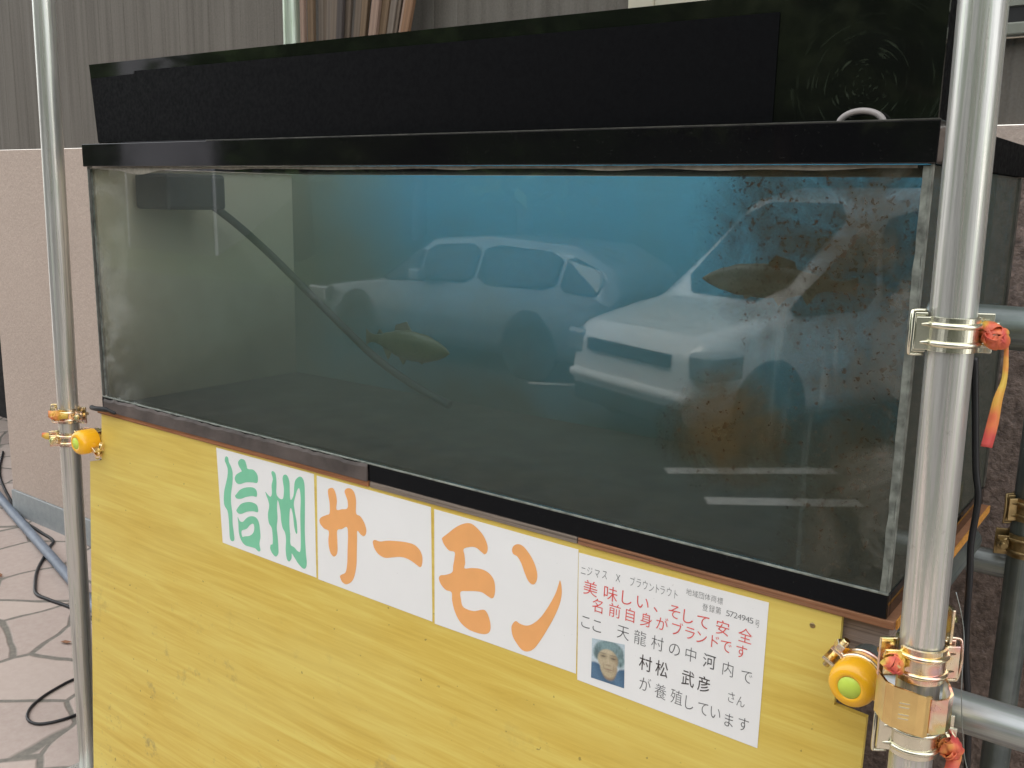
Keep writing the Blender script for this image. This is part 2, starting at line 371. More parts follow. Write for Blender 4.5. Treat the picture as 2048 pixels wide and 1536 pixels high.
# ================================================================== GROUND AND SURROUNDINGS
def sheet(name, xs, ys, zf, m, kind='structure'):
    bm = B(); g = [[bm.verts.new((x, y, zf(x, y))) for x in xs] for y in ys]
    for j in range(len(ys) - 1):
        for i in range(len(xs) - 1):
            f = bm.faces.new((g[j][i], g[j][i + 1], g[j + 1][i + 1], g[j + 1][i])); f.smooth = True
    o = link(name, bm, m); tag(o, kind=kind); return o
def rng(a, b, n): return [a + (b - a) * i / (n - 1) for i in range(n)]
ROADZ = -1.38
def gz(x, y):
    if y > -1.6: return G
    if y > -2.9: t = (-1.6 - y) / 1.3; return G + (ROADZ - G - .01) * t * t * (3 - 2 * t)
    if y > -11.5: return ROADZ - .01
    t = -11.5 - y
    return ROADZ - .01 + t * .62 + .5 * noise.noise(Vector((x * .13, y * .13, 0))) * min(1, t / 3)
hill_y = [-11.5 - t for t in (0, .6, 1.4, 2.5, 4, 6, 9, 12, 16, 22, 30, 45)]
sheet('paving', rng(-7, 8, 16), rng(-2.9, 7, 34), gz, PAVING)
sheet('road', [-120, -40, -12, -7, 0, 8, 14, 40, 120], [-11.5, -8, -5, -2.9], gz, ASPHALT)
sheet('hillside', rng(-60, 50, 40), hill_y[::-1], gz, HILL)
sheet('ground', [-200, 200], [7, 220], lambda x, y: G - .02, HILL)
# white parking lines painted on the road
def line(a, b, wd):
    a, b = Vector(a + (ROADZ - .006,)), Vector(b + (ROADZ - .006,)); d = (b - a).normalized(); s = Vector((-d.y, d.x, 0)) * wd / 2
    bm = B(); bm.faces.new([bm.verts.new(p) for p in (a - s, b - s, b + s, a + s)]); bmesh.ops.recalc_face_normals(bm, faces=bm.faces)
    o = link('road_marking', bm, ROADPAINT); tag(o, kind='structure')
line((-.886, -4.69), (.061, -5.49), .15); line((-.365, -4.245), (.436, -4.849), .15); line((-3.49, -6.64), (-3.0, -6.95), .13)
line((-5.0, -8.6), (-2.4, -8.9), .12)

# the house behind the tank
house = empty('house', (0, .93, G)); tag(house, 'house wall behind the tank, grey-brown siding above pink render', 'house')
HY = .93
def hp(name, bm, m): 
    o = link(name, bm, m, house); o.location = (0, -HY, -G); return o
bm = B()
z0, z1 = .672, 4.2
# corrugated siding built as shallow ribs
xs = []; x = -7.0
while x < 6.6:
    if .90 < x < 2.7: x += .052; 
    xs += [x, x + .040, x + .044, x + .048]; x += .052
def rib(xa, xb, za, zb):
    px = []; x = xa
    while x < xb - .001:
        px += [(x, 0), (min(xb, x + .075), 0), (min(xb, x + .079), .001), (min(xb, x + .081), .001)]; x += .085
    px.append((xb, 0)); vs_ = [(bm.verts.new((p[0], HY + p[1], za)), bm.verts.new((p[0], HY + p[1], zb))) for p in px]
    for a, b in zip(vs_, vs_[1:]):
        if (a[0].co - b[0].co).length > 1e-5: bm.faces.new((a[0], b[0], b[1], a[1]))
rib(-7, .86, z0, z1); rib(.86, 2.66, z0, .834); rib(2.66, 6.6, z0, z1); rib(.86, 2.66, 2.3, z1)
hp('siding', bm, SIDING)
bm = B(); box(bm, -2.47, 1.02, HY - .012, HY + .35, -.925, z0 - .002); hp('pink_wall', bm, PINK)
bm = B(); box(bm, 1.02, 6.6, HY - .035, HY + .35, G - .02, .60); hp('rough_wall', bm, PEBBLE)
bm = B(); box(bm, 1.02, 6.6, HY - .015, HY + .30, .602, z0 - .002); hp('ledge', bm, PINK)
bm = B(); box(bm, -2.472, 1.018, HY - .022, HY + .34, G - .02, -.927, .003); hp('plinth', bm, PLINTH)
bm = B(); box(bm, -7, -2.474, HY + .9, HY + 1.0, G, z0); box(bm, -7, -2.474, HY + .02, HY + .9, z0 - .05, z0 - .004); hp('doorway', bm, DARK)
wf = B(); box(wf, .862, .93, HY - .03, HY + .02, .86, 2.3, .004); box(wf, 2.59, 2.658, HY - .03, HY + .02, .86, 2.3, .004); box(wf, .862, 2.658, HY - .034, HY + .02, 2.295, 2.36, .004)
win = hp('window', wf, CREAM)
bm = B(); box(bm, .932, 2.588, HY - .012, HY + .01, .892, 2.3); o = link('pane', bm, SHUTTER, win)
bm = B(); box(bm, .932, 2.588, HY - .008, HY + .01, .862, .890); o = link('sill', bm, BLACK_RUB, win)
bm = B(); box(bm, .862, 2.658, HY - .03, HY + .02, .836, .859, .003); o = link('ledge', bm, SHUTTER, win)
bm = B(); box(bm, .93, 1.30, HY - .024, HY - .0135, .90, 2.28, .003); o = link('curtain', bm, CREAM, win)

# trees on the slope across the road (seen as dark reflections)
random.seed(11)
def tree_mesh(kind, seed):
    rd = random.Random(seed); tb, lb = B(), B()
    H = 7.5 if kind == 0 else 6.0
    tube(tb, [(0, 0, 0), (.05, .05, H * .3), (-.05, 0, H * .6), (0, 0, H * .95)], [.2, .15, .1, .03], 8)
    for k in range(9):
        a = rd.uniform(0, 6.28); z = H * rd.uniform(.25, .8); l = (H - z) * .45
        tube(tb, [(0, 0, z), (math.cos(a) * l * .6, math.sin(a) * l * .6, z + l * .2), (math.cos(a) * l, math.sin(a) * l, z + l * .35)], [.06, .04, .015], 5)
    cl = []
    for k in range(70):
        a = rd.uniform(0, 6.28)
        if kind == 0: z = H * rd.uniform(.12, 1); r = (1.02 - z / H) * 2.4 * rd.uniform(.3, 1)
        else: z = H * rd.uniform(.3, 1); r = 2.5 * math.sqrt(max(0, 1 - ((z / H - .62) / .42) ** 2)) * rd.uniform(.3, 1)
        cl.append((r * math.cos(a), r * math.sin(a), z, rd.uniform(.35, .75)))
    for cx, cy, cz, cr in cl:
        for k in range(26):
            d = Vector((rd.gauss(0, 1), rd.gauss(0, 1), rd.gauss(0, .7))).normalized() * cr * rd.uniform(.5, 1.1)
            c = Vector((cx, cy, cz)) + d; u = Vector((rd.gauss(0, 1), rd.gauss(0, 1), rd.gauss(0, 1))).normalized(); v = u.orthogonal().normalized(); s = rd.uniform(.08, .2)
            lb.faces.new([lb.verts.new(c + u * s * 1.6), lb.verts.new(c + v * s * .6), lb.verts.new(c - u * s * 1.6), lb.verts.new(c - v * s * .6)])
    return tb, lb
protos = []
for kind, m in ((0, LEAF[0]), (1, LEAF[1]), (1, LEAF[2])):
    tb, lb = tree_mesh(kind, 5 + len(protos)); t = empty('tree'); link('trunk', tb, BARK, t); link('crown', lb, m, t); protos.append(t)
tl = ['dark conifer standing on the slope across the road', 'bushy green tree standing on the slope across the road', 'olive green tree standing on the slope across the road']
spots = []
for row, (yy, n_, off) in enumerate(((-13.0, 13, 0), (-16.5, 12, 1.5), (-21, 12, .5))):
    for k in range(n_): spots.append((-27 + k * 3.3 + off + random.uniform(-.7, .7), yy + random.uniform(-.8, .8)))
for i, (x, y) in enumerate(spots):
    k = random.choice((0, 1, 1, 2, 2))
    if i < 3: t = protos[i]; k = i
    else:
        t = protos[k].copy(); col.objects.link(t)
        for ch in protos[k].children: c = ch.copy(); col.objects.link(c); c.parent = t
    if -22.5 < x < -14 and y > -18: y -= 5.5
    t.location = (x, y, gz(x, y) - .2); t.rotation_euler = (0, 0, random.uniform(0, 6.28)); s = random.uniform(.8, 1.25); t.scale = (s, s, s)
    tag(t, tl[k], 'tree', 'trees on the slope across the road')
# pale garage at the end of the road
gar = empty('garage', (-18.1, -14.3, ROADZ)); tag(gar, 'grey garage beyond the road, left of the trees', 'building')
bm = B(); box(bm, -1.8, 1.8, -2.0, 2.0, 0, 5.6); link('wall', bm, HOUSEW, gar)
bm = B(); box(bm, -2.0, 2.0, -2.2, 2.2, 5.602, 5.8); link('roof', bm, PLAST, gar)
bm = B(); box(bm, -1.7, 1.68, 2.002, 2.03, 0.02, 2.3); link('door', bm, PLAST, gar)

# ------------------------------------------------------------------ cars
def car(name, label, paint, stations, wheels, loc, rz, glassrows, lampz, halfw):
    """stations: x, zbottom, zbelt, ztop, wbody, wtop  (nose at x = 0, tail at negative x)"""
    t = empty(name, loc, rz); tag(t, label, 'car')
    def ring(s):
        x, zb, zl, zt, wb, wt = s
        return [(x, wb * .86, zb), (x, wb, zb + .12), (x, wb * 1.0, zb + (zl - zb) * .6), (x, wb * .95, zl), (x, wt * 1.02, zl + (zt - zl) * .86), (x, wt * .86, zt)]
    bm = B(); rows = []
    for s in stations:
        r = ring(s); rows.append([bm.verts.new((p[0], p[1], p[2])) for p in r] + [bm.verts.new((p[0], -p[1], p[2])) for p in r[::-1]])
    n = len(rows[0])
    for a, b in zip(rows, rows[1:]):
        for k in range(n): f = bm.faces.new((a[k], a[(k + 1) % n], b[(k + 1) % n], b[k])); f.smooth = True
    bm.faces.new(rows[0]); bm.faces.new(rows[-1][::-1]); bmesh.ops.recalc_face_normals(bm, faces=bm.faces)
    quads = []
    for (i, k) in glassrows:
        for kk in ((k,) if k == 5 else (k, n - 2 - k)):
            a, b = rows[i], rows[i + 1]; quads.append([v.co.copy() for v in (a[kk], a[(kk + 1) % n], b[(kk + 1) % n], b[kk])])
    body = link('body', bm, paint, t)
    md = body.modifiers.new('bevel', 'BEVEL'); md.width = .04; md.segments = 2; md.limit_method = 'ANGLE'; md.angle_limit = R_(25)
    for q in quads:
        c = sum(q, Vector()) / 4; nn = (q[1] - q[0]).cross(q[3] - q[0]).normalized()
        if nn.dot(c - Vector((stations[len(stations) // 2][0], 0, .9))) < 0: nn = -nn
        pts = []
        for k in range(4):
            p = q[k]; pts += [p.lerp(q[k - 1], .16), p.lerp(q[(k + 1) % 4], .16)]
        bm = B(); vs_ = [bm.verts.new(c + (p - c) * .93 + nn * .02) for p in pts]; f = bm.faces.new(vs_)
        bmesh.ops.solidify(bm, geom=[f], thickness=.012); link('window', bm, CARGLASS, t)
    for x in wheels:
        for s in (1, -1):
            wt = empty('wheel', (x, s * (halfw - .09), .31)); wt.parent = t
            bm = B(); lathe(bm, [(.19, -.09), (.27, -.10), (.31, -.07), (.315, 0), (.31, .07), (.27, .10), (.19, .09)], 32, Matrix.Rotation(R_(90), 4, 'X')); link('tyre', bm, TYRE, wt)
            bm = B(); lathe(bm, [(.0, .06), (.05, .07), (.06, .05), (.17, .06), (.195, .085), (.195, -.08), (.0, -.06)], 24, Matrix.Rotation(R_(-90 * s), 4, 'X'))
            for k in range(5):
                a = k * 1.2566; box(bm, -.02 + .11 * math.cos(a), .02 + .11 * math.cos(a), s * .07, s * .088, -.05 + .11 * math.sin(a), .05 + .11 * math.sin(a), .004)
            link('rim', bm, RIM, wt)
            bm = B(); lathe(bm, [(.0, .012), (.37, .012), (.39, .0), (.37, -.012), (.0, -.012)], 32, Matrix.Translation((x, s * (halfw - .012), .34)) @ Matrix.Rotation(R_(90), 4, 'X')); link('wheel_arch', bm, PLAST, t)
    w0 = stations[1][4]
    for s in (1, -1):
        bm = B(); box(bm, -.34, .015, s * (w0 * .93) - .16, s * (w0 * .93) + .06, lampz - .10, lampz + .10, .03); link('headlight', bm, LAMP, t)
        bm = B(); box(bm, stations[4][0] - .22, stations[4][0] - .02, s * (halfw + .09) - .07, s * (halfw + .09) + .07, stations[4][2] + .02, stations[4][2] + .17, .03); link('side_mirror', bm, paint, t)
    bm = B(); box(bm, -.05, .03, -w0 * .62, w0 * .62, lampz - .05, lampz + .05, .01); link('grille', bm, PLAST, t)
    bm = B(); box(bm, -.06, .035, -w0 * .8, w0 * .8, .24, .38, .01); link('lower_grille', bm, PLAST, t)
    bm = B(); box(bm, -.10, .05, -w0 * .9, w0 * .9, .42, .50, .03); link('bumper', bm, paint, t)
    return t
# tall white minivan, nose towards the tank
car('minivan', 'tall white minivan parked nose towards the tank, mirrored in the glass', CARWHITE,
    [(0, .28, .72, .78, .72, .60), (-.12, .22, .84, .90, .80, .66), (-.75, .22, .98, 1.04, .83, .68), (-.95, .22, 1.0, 1.08, .83, .68), (-1.95, .22, 1.02, 1.90, .84, .70), (-2.5, .22, 1.03, 2.02, .84, .70), (-3.4, .22, 1.04, 2.04, .84, .70), (-4.1, .24, 1.05, 1.96, .83, .66), (-4.2, .30, 1.0, 1.55, .80, .58)],
    (-.72, -3.3), (-1.52, -5.20, ROADZ), R_(111), [(3, 5), (4, 3), (5, 3), (6, 3), (3, 3)], .72, .84)
# silver wagon farther off, side on
car('station_wagon', 'grey station wagon parked side on behind the minivan, mirrored in the glass', CARSILVER,
    [(0, .28, .62, .66, .70, .60), (-.15, .2, .70, .74, .80, .66), (-1.1, .18, .84, .88, .84, .68), (-1.3, .18, .86, .92, .84, .68), (-2.0, .18, .90, 1.40, .84, .60), (-2.9, .18, .92, 1.46, .84, .60), (-4.1, .2, .93, 1.40, .84, .60), (-4.6, .24, .92, 1.18, .82, .58), (-4.75, .32, .85, .95, .78, .58)],
    (-.9, -3.75), (-7.25, -8.0, ROADZ), R_(180 + 6), [(3, 5), (4, 3), (5, 3), (3, 3), (6, 3)], .62, .84)

# ================================================================== FISH TANK
W_, D_, ZG, ZR = 1.8, .594, .5624, .612
tank = empty('fish_tank', (W_ / 2, D_ / 2, 0)); tag(tank, 'long murky fish tank with black rim and tall black hood', 'fish tank')
TL = (-W_ / 2, -D_ / 2, 0)
def tp(name, bm, m, parent=None, smooth=False):
    return link(name, bm, m, parent or tank, smooth, TL if parent is None else None)
bm = B(); box(bm, 0.0, W_ - .0005, 0, .010, .033, ZG - .001); tp('front_pane', bm, GLASS)
bm = B(); box(bm, 0.0, .010, .0105, D_ - .012, .012, ZG - .001); tp('side_pane', bm, GLASS_LEFT)
bm = B(); box(bm, W_ - .010, W_ - .0002, .0105, D_ - .012, .012, ZG - .001); tp('side_pane', bm, GLASS_SIDE)
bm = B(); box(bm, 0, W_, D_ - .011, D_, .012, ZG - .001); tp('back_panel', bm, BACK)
bm = B(); box(bm, .0, W_, .0105, D_, .0005, .0115); tp('bottom', bm, FLOOR_T)
# base band of black glass
bm = B(); box(bm, .0, W_ + .002, -.003, .0100, .0005, .0325, .0012); tp('base_band', bm, ACRYL)
bm = B(); box(bm, W_ - .006, W_ + .002, .0105, D_, .0002, .0325, .001); tp('base_band', bm, ACRYL)
bm = B(); box(bm, .003, W_ + .001, -.0032, .001, .0318, .0345, .0006); tp('edge_line', bm, SEAM)
# silicone seams at the corners
def seam(x0, x1, m, sd):
    bm = B(); rd = random.Random(sd); n_ = 60; pr = []
    for i in range(n_ + 1):
        z = .034 + (ZG - .036) * i / n_; a = x0 + .0015 * noise.noise(Vector((z * 40, sd, 0))); b = x1 + rd.uniform(-.0008, .0008)
        pr.append((a, b, z))
    fr = [[bm.verts.new((q, y, z)) for q in (a, b) for y in ((-.0012, .0004))] for a, b, z in pr]
    for p, q in zip(fr, fr[1:]):
        for (i, j) in ((0, 2), (2, 3), (3, 1), (1, 0)): bm.faces.new((p[i], p[j], q[j], q[i]))
    bmesh.ops.recalc_face_normals(bm, faces=bm.faces); tp('silicone_seam', bm, m)
seam(.0015, .010, SEAM_DARK, 3); seam(W_ - .0095, W_ - .0015, SEAM, 4)
bm = B(); box(bm, W_ - .004, W_ + .0025, D_ - .0125, D_ + .002, .033, ZG - .001, .001); tp('silicone_seam', bm, SEAM_DARK)
bm = B(); box(bm, W_ - .0016, W_ + .0008, -.0016, .010, .034, ZG, .0006); tp('glass_edge', bm, SEAM)
bm = B(); box(bm, -.0008, .0016, -.0016, .010, .034, ZG, .0006); tp('glass_edge', bm, SEAM)
# scalloped lime line under the rim
bm = B(); rd = random.Random(8); top, bot = [], []
for i in range(241):
    x = .004 + (W_ - .02) * i / 240
    d = .0035 + .006 * max(0, noise.noise(Vector((x * 9, 3.3, 0)))) + .012 * math.exp(-((x - .20) / .07) ** 2)
    top.append((bm.verts.new((x, -.0008, ZG - .001)), bm.verts.new((x, .0005, ZG - .001)))); bot.append((bm.verts.new((x, -.0008, ZG - .001 - d)), bm.verts.new((x, .0005, ZG - .001 - d))))
for i in range(240):
    bm.faces.new((top[i][0], bot[i][0], bot[i + 1][0], top[i + 1][0])); bm.faces.new((bot[i][0], bot[i][1], bot[i + 1][1], bot[i + 1][0])); bm.faces.new((top[i][1], top[i + 1][1], bot[i + 1][1], bot[i][1]))
bmesh.ops.recalc_face_normals(bm, faces=bm.faces); tp('waterline_scum', bm, SCUM)
# rim: four sides
rim = B(); box(rim, -.006, W_ + .006, -.008, .020, ZG, ZR, .0015); rim_o = tp('rim', rim, ACRYL)
bm = B(); box(bm, -.006, .02, .0205, D_ - .012, ZG, ZR, .0015); tp('rim', bm, ACRYL)
bm = B(); box(bm, W_ - .020, W_ + .006, .0205, D_ + .006, ZG, ZR, .0015); tp('rim', bm, FILM)
bm = B(); box(bm, -.006, W_ - .021, D_ - .0115, D_ + .006, ZG, ZR, .0015); tp('rim', bm, ACRYL)
bm = B(); box(bm, .45, W_ + .0055, -.0086, -.004, ZR - .0008, ZR + .0010, .0004); tp('edge_line', bm, SEAM_DARK)
# hood: front board leans in a little, sides and rear board, open at the top
hd = B()
def board(bm, quad, th, nrm):
    a = [bm.verts.new(Vector(p)) for p in quad]; b = [bm.verts.new(Vector(p) + Vector(nrm) * th) for p in quad]
    bm.faces.new(a); bm.faces.new(b[::-1])
    for k in range(4): bm.faces.new((a[k], b[k], b[(k + 1) % 4], a[(k + 1) % 4]))
    bmesh.ops.recalc_face_normals(bm, faces=bm.faces)
HT0, HT1 = .7835, .770
board(hd, [(.034, .012, ZR + .002), (W_ - .002, .012, ZR + .002), (W_ - .002, .012, HT1), (.012, .012, HT0)], .006, (0, 1, 0)); hood = tp('hood', hd, SCRATCH)
bm = B(); board(bm, [(W_ - .002, .0185, ZR + .002), (W_ - .002, .30, ZR + .002), (W_ - .002, .30, HT1 - .005), (W_ - .002, .0185, HT1)], .006, (-1, 0, 0)); tp('hood_side', bm, FILM)
bm = B(); board(bm, [(.03, .0185, ZR + .002), (.03, .30, ZR + .002), (.014, .30, HT0 - .005), (.014, .0185, HT0)], .006, (1, 0, 0))
tp('hood_side', bm, FILM)
bm = B(); board(bm, [(.033, .0100, ZR + .0035), (1.60, .0100, ZR + .0035), (1.60, .0100, HT1 - .022), (.19, .0100, HT0 - .0235), (.188, .0100, HT0 - .029), (.0185, .0100, HT0 - .0305)], .0005, (0, 1, 0)); tp('matte_film', bm, FILM)
# water
wm = bpy.data.materials.new('murky_water'); wm.use_nodes = True; t = wm.node_tree; t.nodes.clear(); o_ = t.nodes.new('ShaderNodeOutputMaterial')
pv = t.nodes.new('ShaderNodeVolumePrincipled'); pv.inputs['Color'].default_value = (.165, .168, .138, 1); pv.inputs['Density'].default_value = 2.3; pv.inputs['Anisotropy'].default_value = .25
pv.inputs['Absorption Color'].default_value = (.42, .60, .60, 1); t.links.new(pv.outputs[0], o_.inputs['Volume'])
bm = B(); box(bm, .011, W_ - .011, .011, D_ - .0115, .0125, ZG - .008); tag(link('water', bm, wm), kind='structure')

# things in the water
def fish(label, pos, L, rz, m, deep=.235):
    bm = B(); n_ = 26; k_ = 16; rings = []
    prof = [(0, .02), (.04, .28), (.12, .62), (.25, .92), (.40, 1.0), (.55, .90), (.70, .62), (.82, .36), (.90, .26), (.95, .34), (1.0, .60)]
    def pr(t):
        for (a, h), (b, g) in zip(prof, prof[1:]):
            if a <= t <= b: u = (t - a) / (b - a); u = u * u * (3 - 2 * u); return h + (g - h) * u
        return .6
    for i in range(n_):
        t = i / (n_ - 1); h = pr(t) * L * deep / 2; wd = h * (.52 if t < .8 else .52 * max(.05, 1 - (t - .8) / .16))
        x = (t - .5) * L; yb = .02 * L * math.sin(t * 4.5)
        rings.append([bm.verts.new((x, yb + wd * math.cos(a), h * math.sin(a) * (1 if math.sin(a) > 0 else .92) + (0 if t < .9 else 0))) for a in [2 * math.pi * k / k_ for k in range(k_)]])
    for a, b in zip(rings, rings[1:]):
        for k in range(k_): bm.faces.new((a[k], a[(k + 1) % k_], b[(k + 1) % k_], b[k])).smooth = True
    bm.faces.new(rings[0]); bm.faces.new(rings[-1])
    def fin(pts, th=.004):
        a = [bm.verts.new((p[0] * L, th / 2, p[1] * L)) for p in pts]; b = [bm.verts.new((p[0] * L, -th / 2, p[1] * L)) for p in pts]
        bm.faces.new(a); bm.faces.new(b[::-1])
        for k in range(len(a)): bm.faces.new((a[k], a[(k + 1) % len(a)], b[(k + 1) % len(a)], b[k]))
    fin([(-.08, .10), (-.02, .175), (.10, .14), (.12, .085)]); fin([(.27, .055), (.30, .085), (.33, .045)]); fin([(.16, -.07), (.20, -.135), (.26, -.05)]); fin([(-.02, -.095), (.02, -.15), (.07, -.095)]); fin([(-.24, -.06), (-.20, -.12), (-.13, -.085)])
    bmesh.ops.recalc_face_normals(bm, faces=bm.faces)
    o = link('fish', bm, m); o.location = pos; o.rotation_euler = (0, 0, rz); return tag(o, label, 'fish')
def mat_fish(name, back, belly):
    m, t, b = M(name); n = N(t); v = n.co(); z = n('ShaderNodeSeparateXYZ', i_Vector=v).outputs[2]
    c = n.ramp(n.math('ADD', n.math('MULTIPLY', z, 12), .5), [(.30, belly), (.62, back)])
    c = n.mix(n.ramp(n.noise(v, 150, 2), [(.62, 0.0), (.68, .7)]), c, (.03, .03, .02))
    n.out(b, Base_Color=c, Roughness=.35); return m
FI1 = mat_fish('trout_skin', (.07, .07, .045), (.30, .26, .17)); FI2 = mat_fish('olive_trout_skin', (.11, .112, .058), (.19, .185, .095))
fish('pale-bellied trout hanging in the murky water at the right end of the tank', (1.50, .33, .385), .255, R_(8), FI1)
fish('olive trout resting low in the water left of centre, below the grey car reflection', (.60, .40, .175), .31, R_(172), FI2)
hose = B(); tube(hose, cat([(.06, .25, .50), (.08, .33, .44), (.13, .40, .36), (.23, .44, .265), (.35, .46, .175), (.45, .47, .11), (.56, .48, .06), (.66, .49, .026)], 8), .010, 10)
tag(link('hose', hose, plain('dark_green_hose', (.014, .02, .016), .5)), 'dark hose running diagonally through the water down to the tank floor', 'hose')
bm = B(); box(bm, .02, .15, .10, .26, .47, .552, .008); blocko = empty('reflection_block', (.085, .18, .47));  # added dark block standing in for a dark reflection in the glass
o = link('case', bm, plain('grey_block', (.055, .055, .055), .5), blocko); o.location = (-.085, -.18, -.47)
tag(blocko, 'dark grey block at the top left corner inside the tank, standing in for a reflection', 'block')
# white ring behind the rim
ring = B(); tube(ring, [(1.714 + .027 * math.cos(a), .0015, ZR - .004 + .0165 * math.sin(a)) for a in [R_(14 + 152 * k / 30) for k in range(31)]], .0038, 8)
tag(link('hoop', ring, WHITEP), 'white plastic hoop standing on the tank rim at the right end', 'hoop')

# ================================================================== STAND UNDER THE TANK
def deck(x0, x1, m, label, y0=-.0045):
    bm = B(); box(bm, x0, x1, y0, D_, -.0110, -.0003, .0008); return tag(link('plywood_board', bm, m), label, 'board')
deck(-.022, .884, PLY_ORANGE, 'plywood board with a bright orange edge under the left half of the tank')
deck(.888, 1.338, PLY_GREY, 'weathered grey plywood board under the tank, between two brown-edged boards', -.0038)
o = deck(1.340, W_ + .012, PLY_BROWN, 'dark brown plywood board under the right end of the tank')
bm = B(); box(bm, W_ + .0122, W_ + .0145, .004, D_, -.0125, -.0003); link('orange_edge', bm, EDGE_OR, o)
bm = B(); rd = random.Random(5)
top = []; n_ = 60
for i in range(n_ + 1):
    x = .012 + .872 * i / n_; t_ = .033 - .0035 * rd.random() - (.002 if i < 3 else 0)
    top.append([bm.verts.new((x, -.0075, 0.0)), bm.verts.new((x, -.0075 + rd.uniform(0, .0008), t_ - .006)), bm.verts.new((x, -.0045, t_)), bm.verts.new((x, -.0036, 0.0))])
for a, b in zip(top, top[1:]):
    for k in range(4): bm.faces.new((a[k], a[(k + 1) % 4], b[(k + 1) % 4], b[k]))
bm.faces.new(top[0]); bm.faces.new(top[-1][::-1]); bmesh.ops.recalc_face_normals(bm, faces=bm.faces)
tag(link('batten', bm, BATTEN), 'dusty brown batten along the bottom of the glass, left half', 'batten')
# loose dark scrap lying on the left end of the deck
bm = B(); tube(bm, cat([(-.02, -.02, .006), (.02, -.03, .010), (.055, -.026, .012), (.085, -.02, .006)], 5), [.002] + [.006] * 10 + [.004] * 4 + [.0015], 8)
tag(link('rubber_scrap', bm, BLACK_RUB), 'black rubber scrap lying at the left end of the board', 'scrap')
bm = B(); box(bm, 1.742, W_ + .004, .014, .052, -.098, -.0114, .002); tag(link('timber_beam', bm, TIMBER), 'grey timber beam end showing in the right notch of the yellow board', 'beam')

def P3(x, z, off=0): return Vector((x, .05 * z - off, z))
panel = empty('front_board', P3(.86, -1.05)); tag(panel, 'yellow wood-grain board closing the front of the tank stand', 'board')
outl = [(-.0107, -.0114), (1.7465, -.0114), (1.7486, -.1351), (1.791, -.1381), (1.7914, -1.045), (-.0815, -1.045), (-.0661, -.1392), (-.0145, -.126)]
bm = B(); fr = [bm.verts.new(P3(*p)) for p in outl]; bk = [bm.verts.new(P3(p[0], p[1], -.009)) for p in outl]
bm.faces.new(fr[::-1]); bm.faces.new(bk)
for k in range(len(fr)): bm.faces.new((fr[k], fr[(k + 1) % 8], bk[(k + 1) % 8], bk[k]))
bmesh.ops.recalc_face_normals(bm, faces=bm.faces)
PO = tuple(-v for v in panel.location)
link('board', bm, PANEL, panel, loc=PO)
for (x, z) in ((1.7098, -.0356),):
    bm = B(); lathe(bm, [(0, .0012), (.0030, .0012), (.0038, .0004), (.0040, 0)], 14, Matrix.Translation(P3(x, z)) @ Matrix.Rotation(R_(90), 4, 'X')); link('screw', bm, ZINC_OLD, panel, loc=PO)
bm = B(); box(bm, -.086, -.078, .03, .55, G + .01, -.145); link('dark_gap_sheet', bm, FILM, panel, loc=PO)  # black sheet added to keep the gap beside the left pole dark

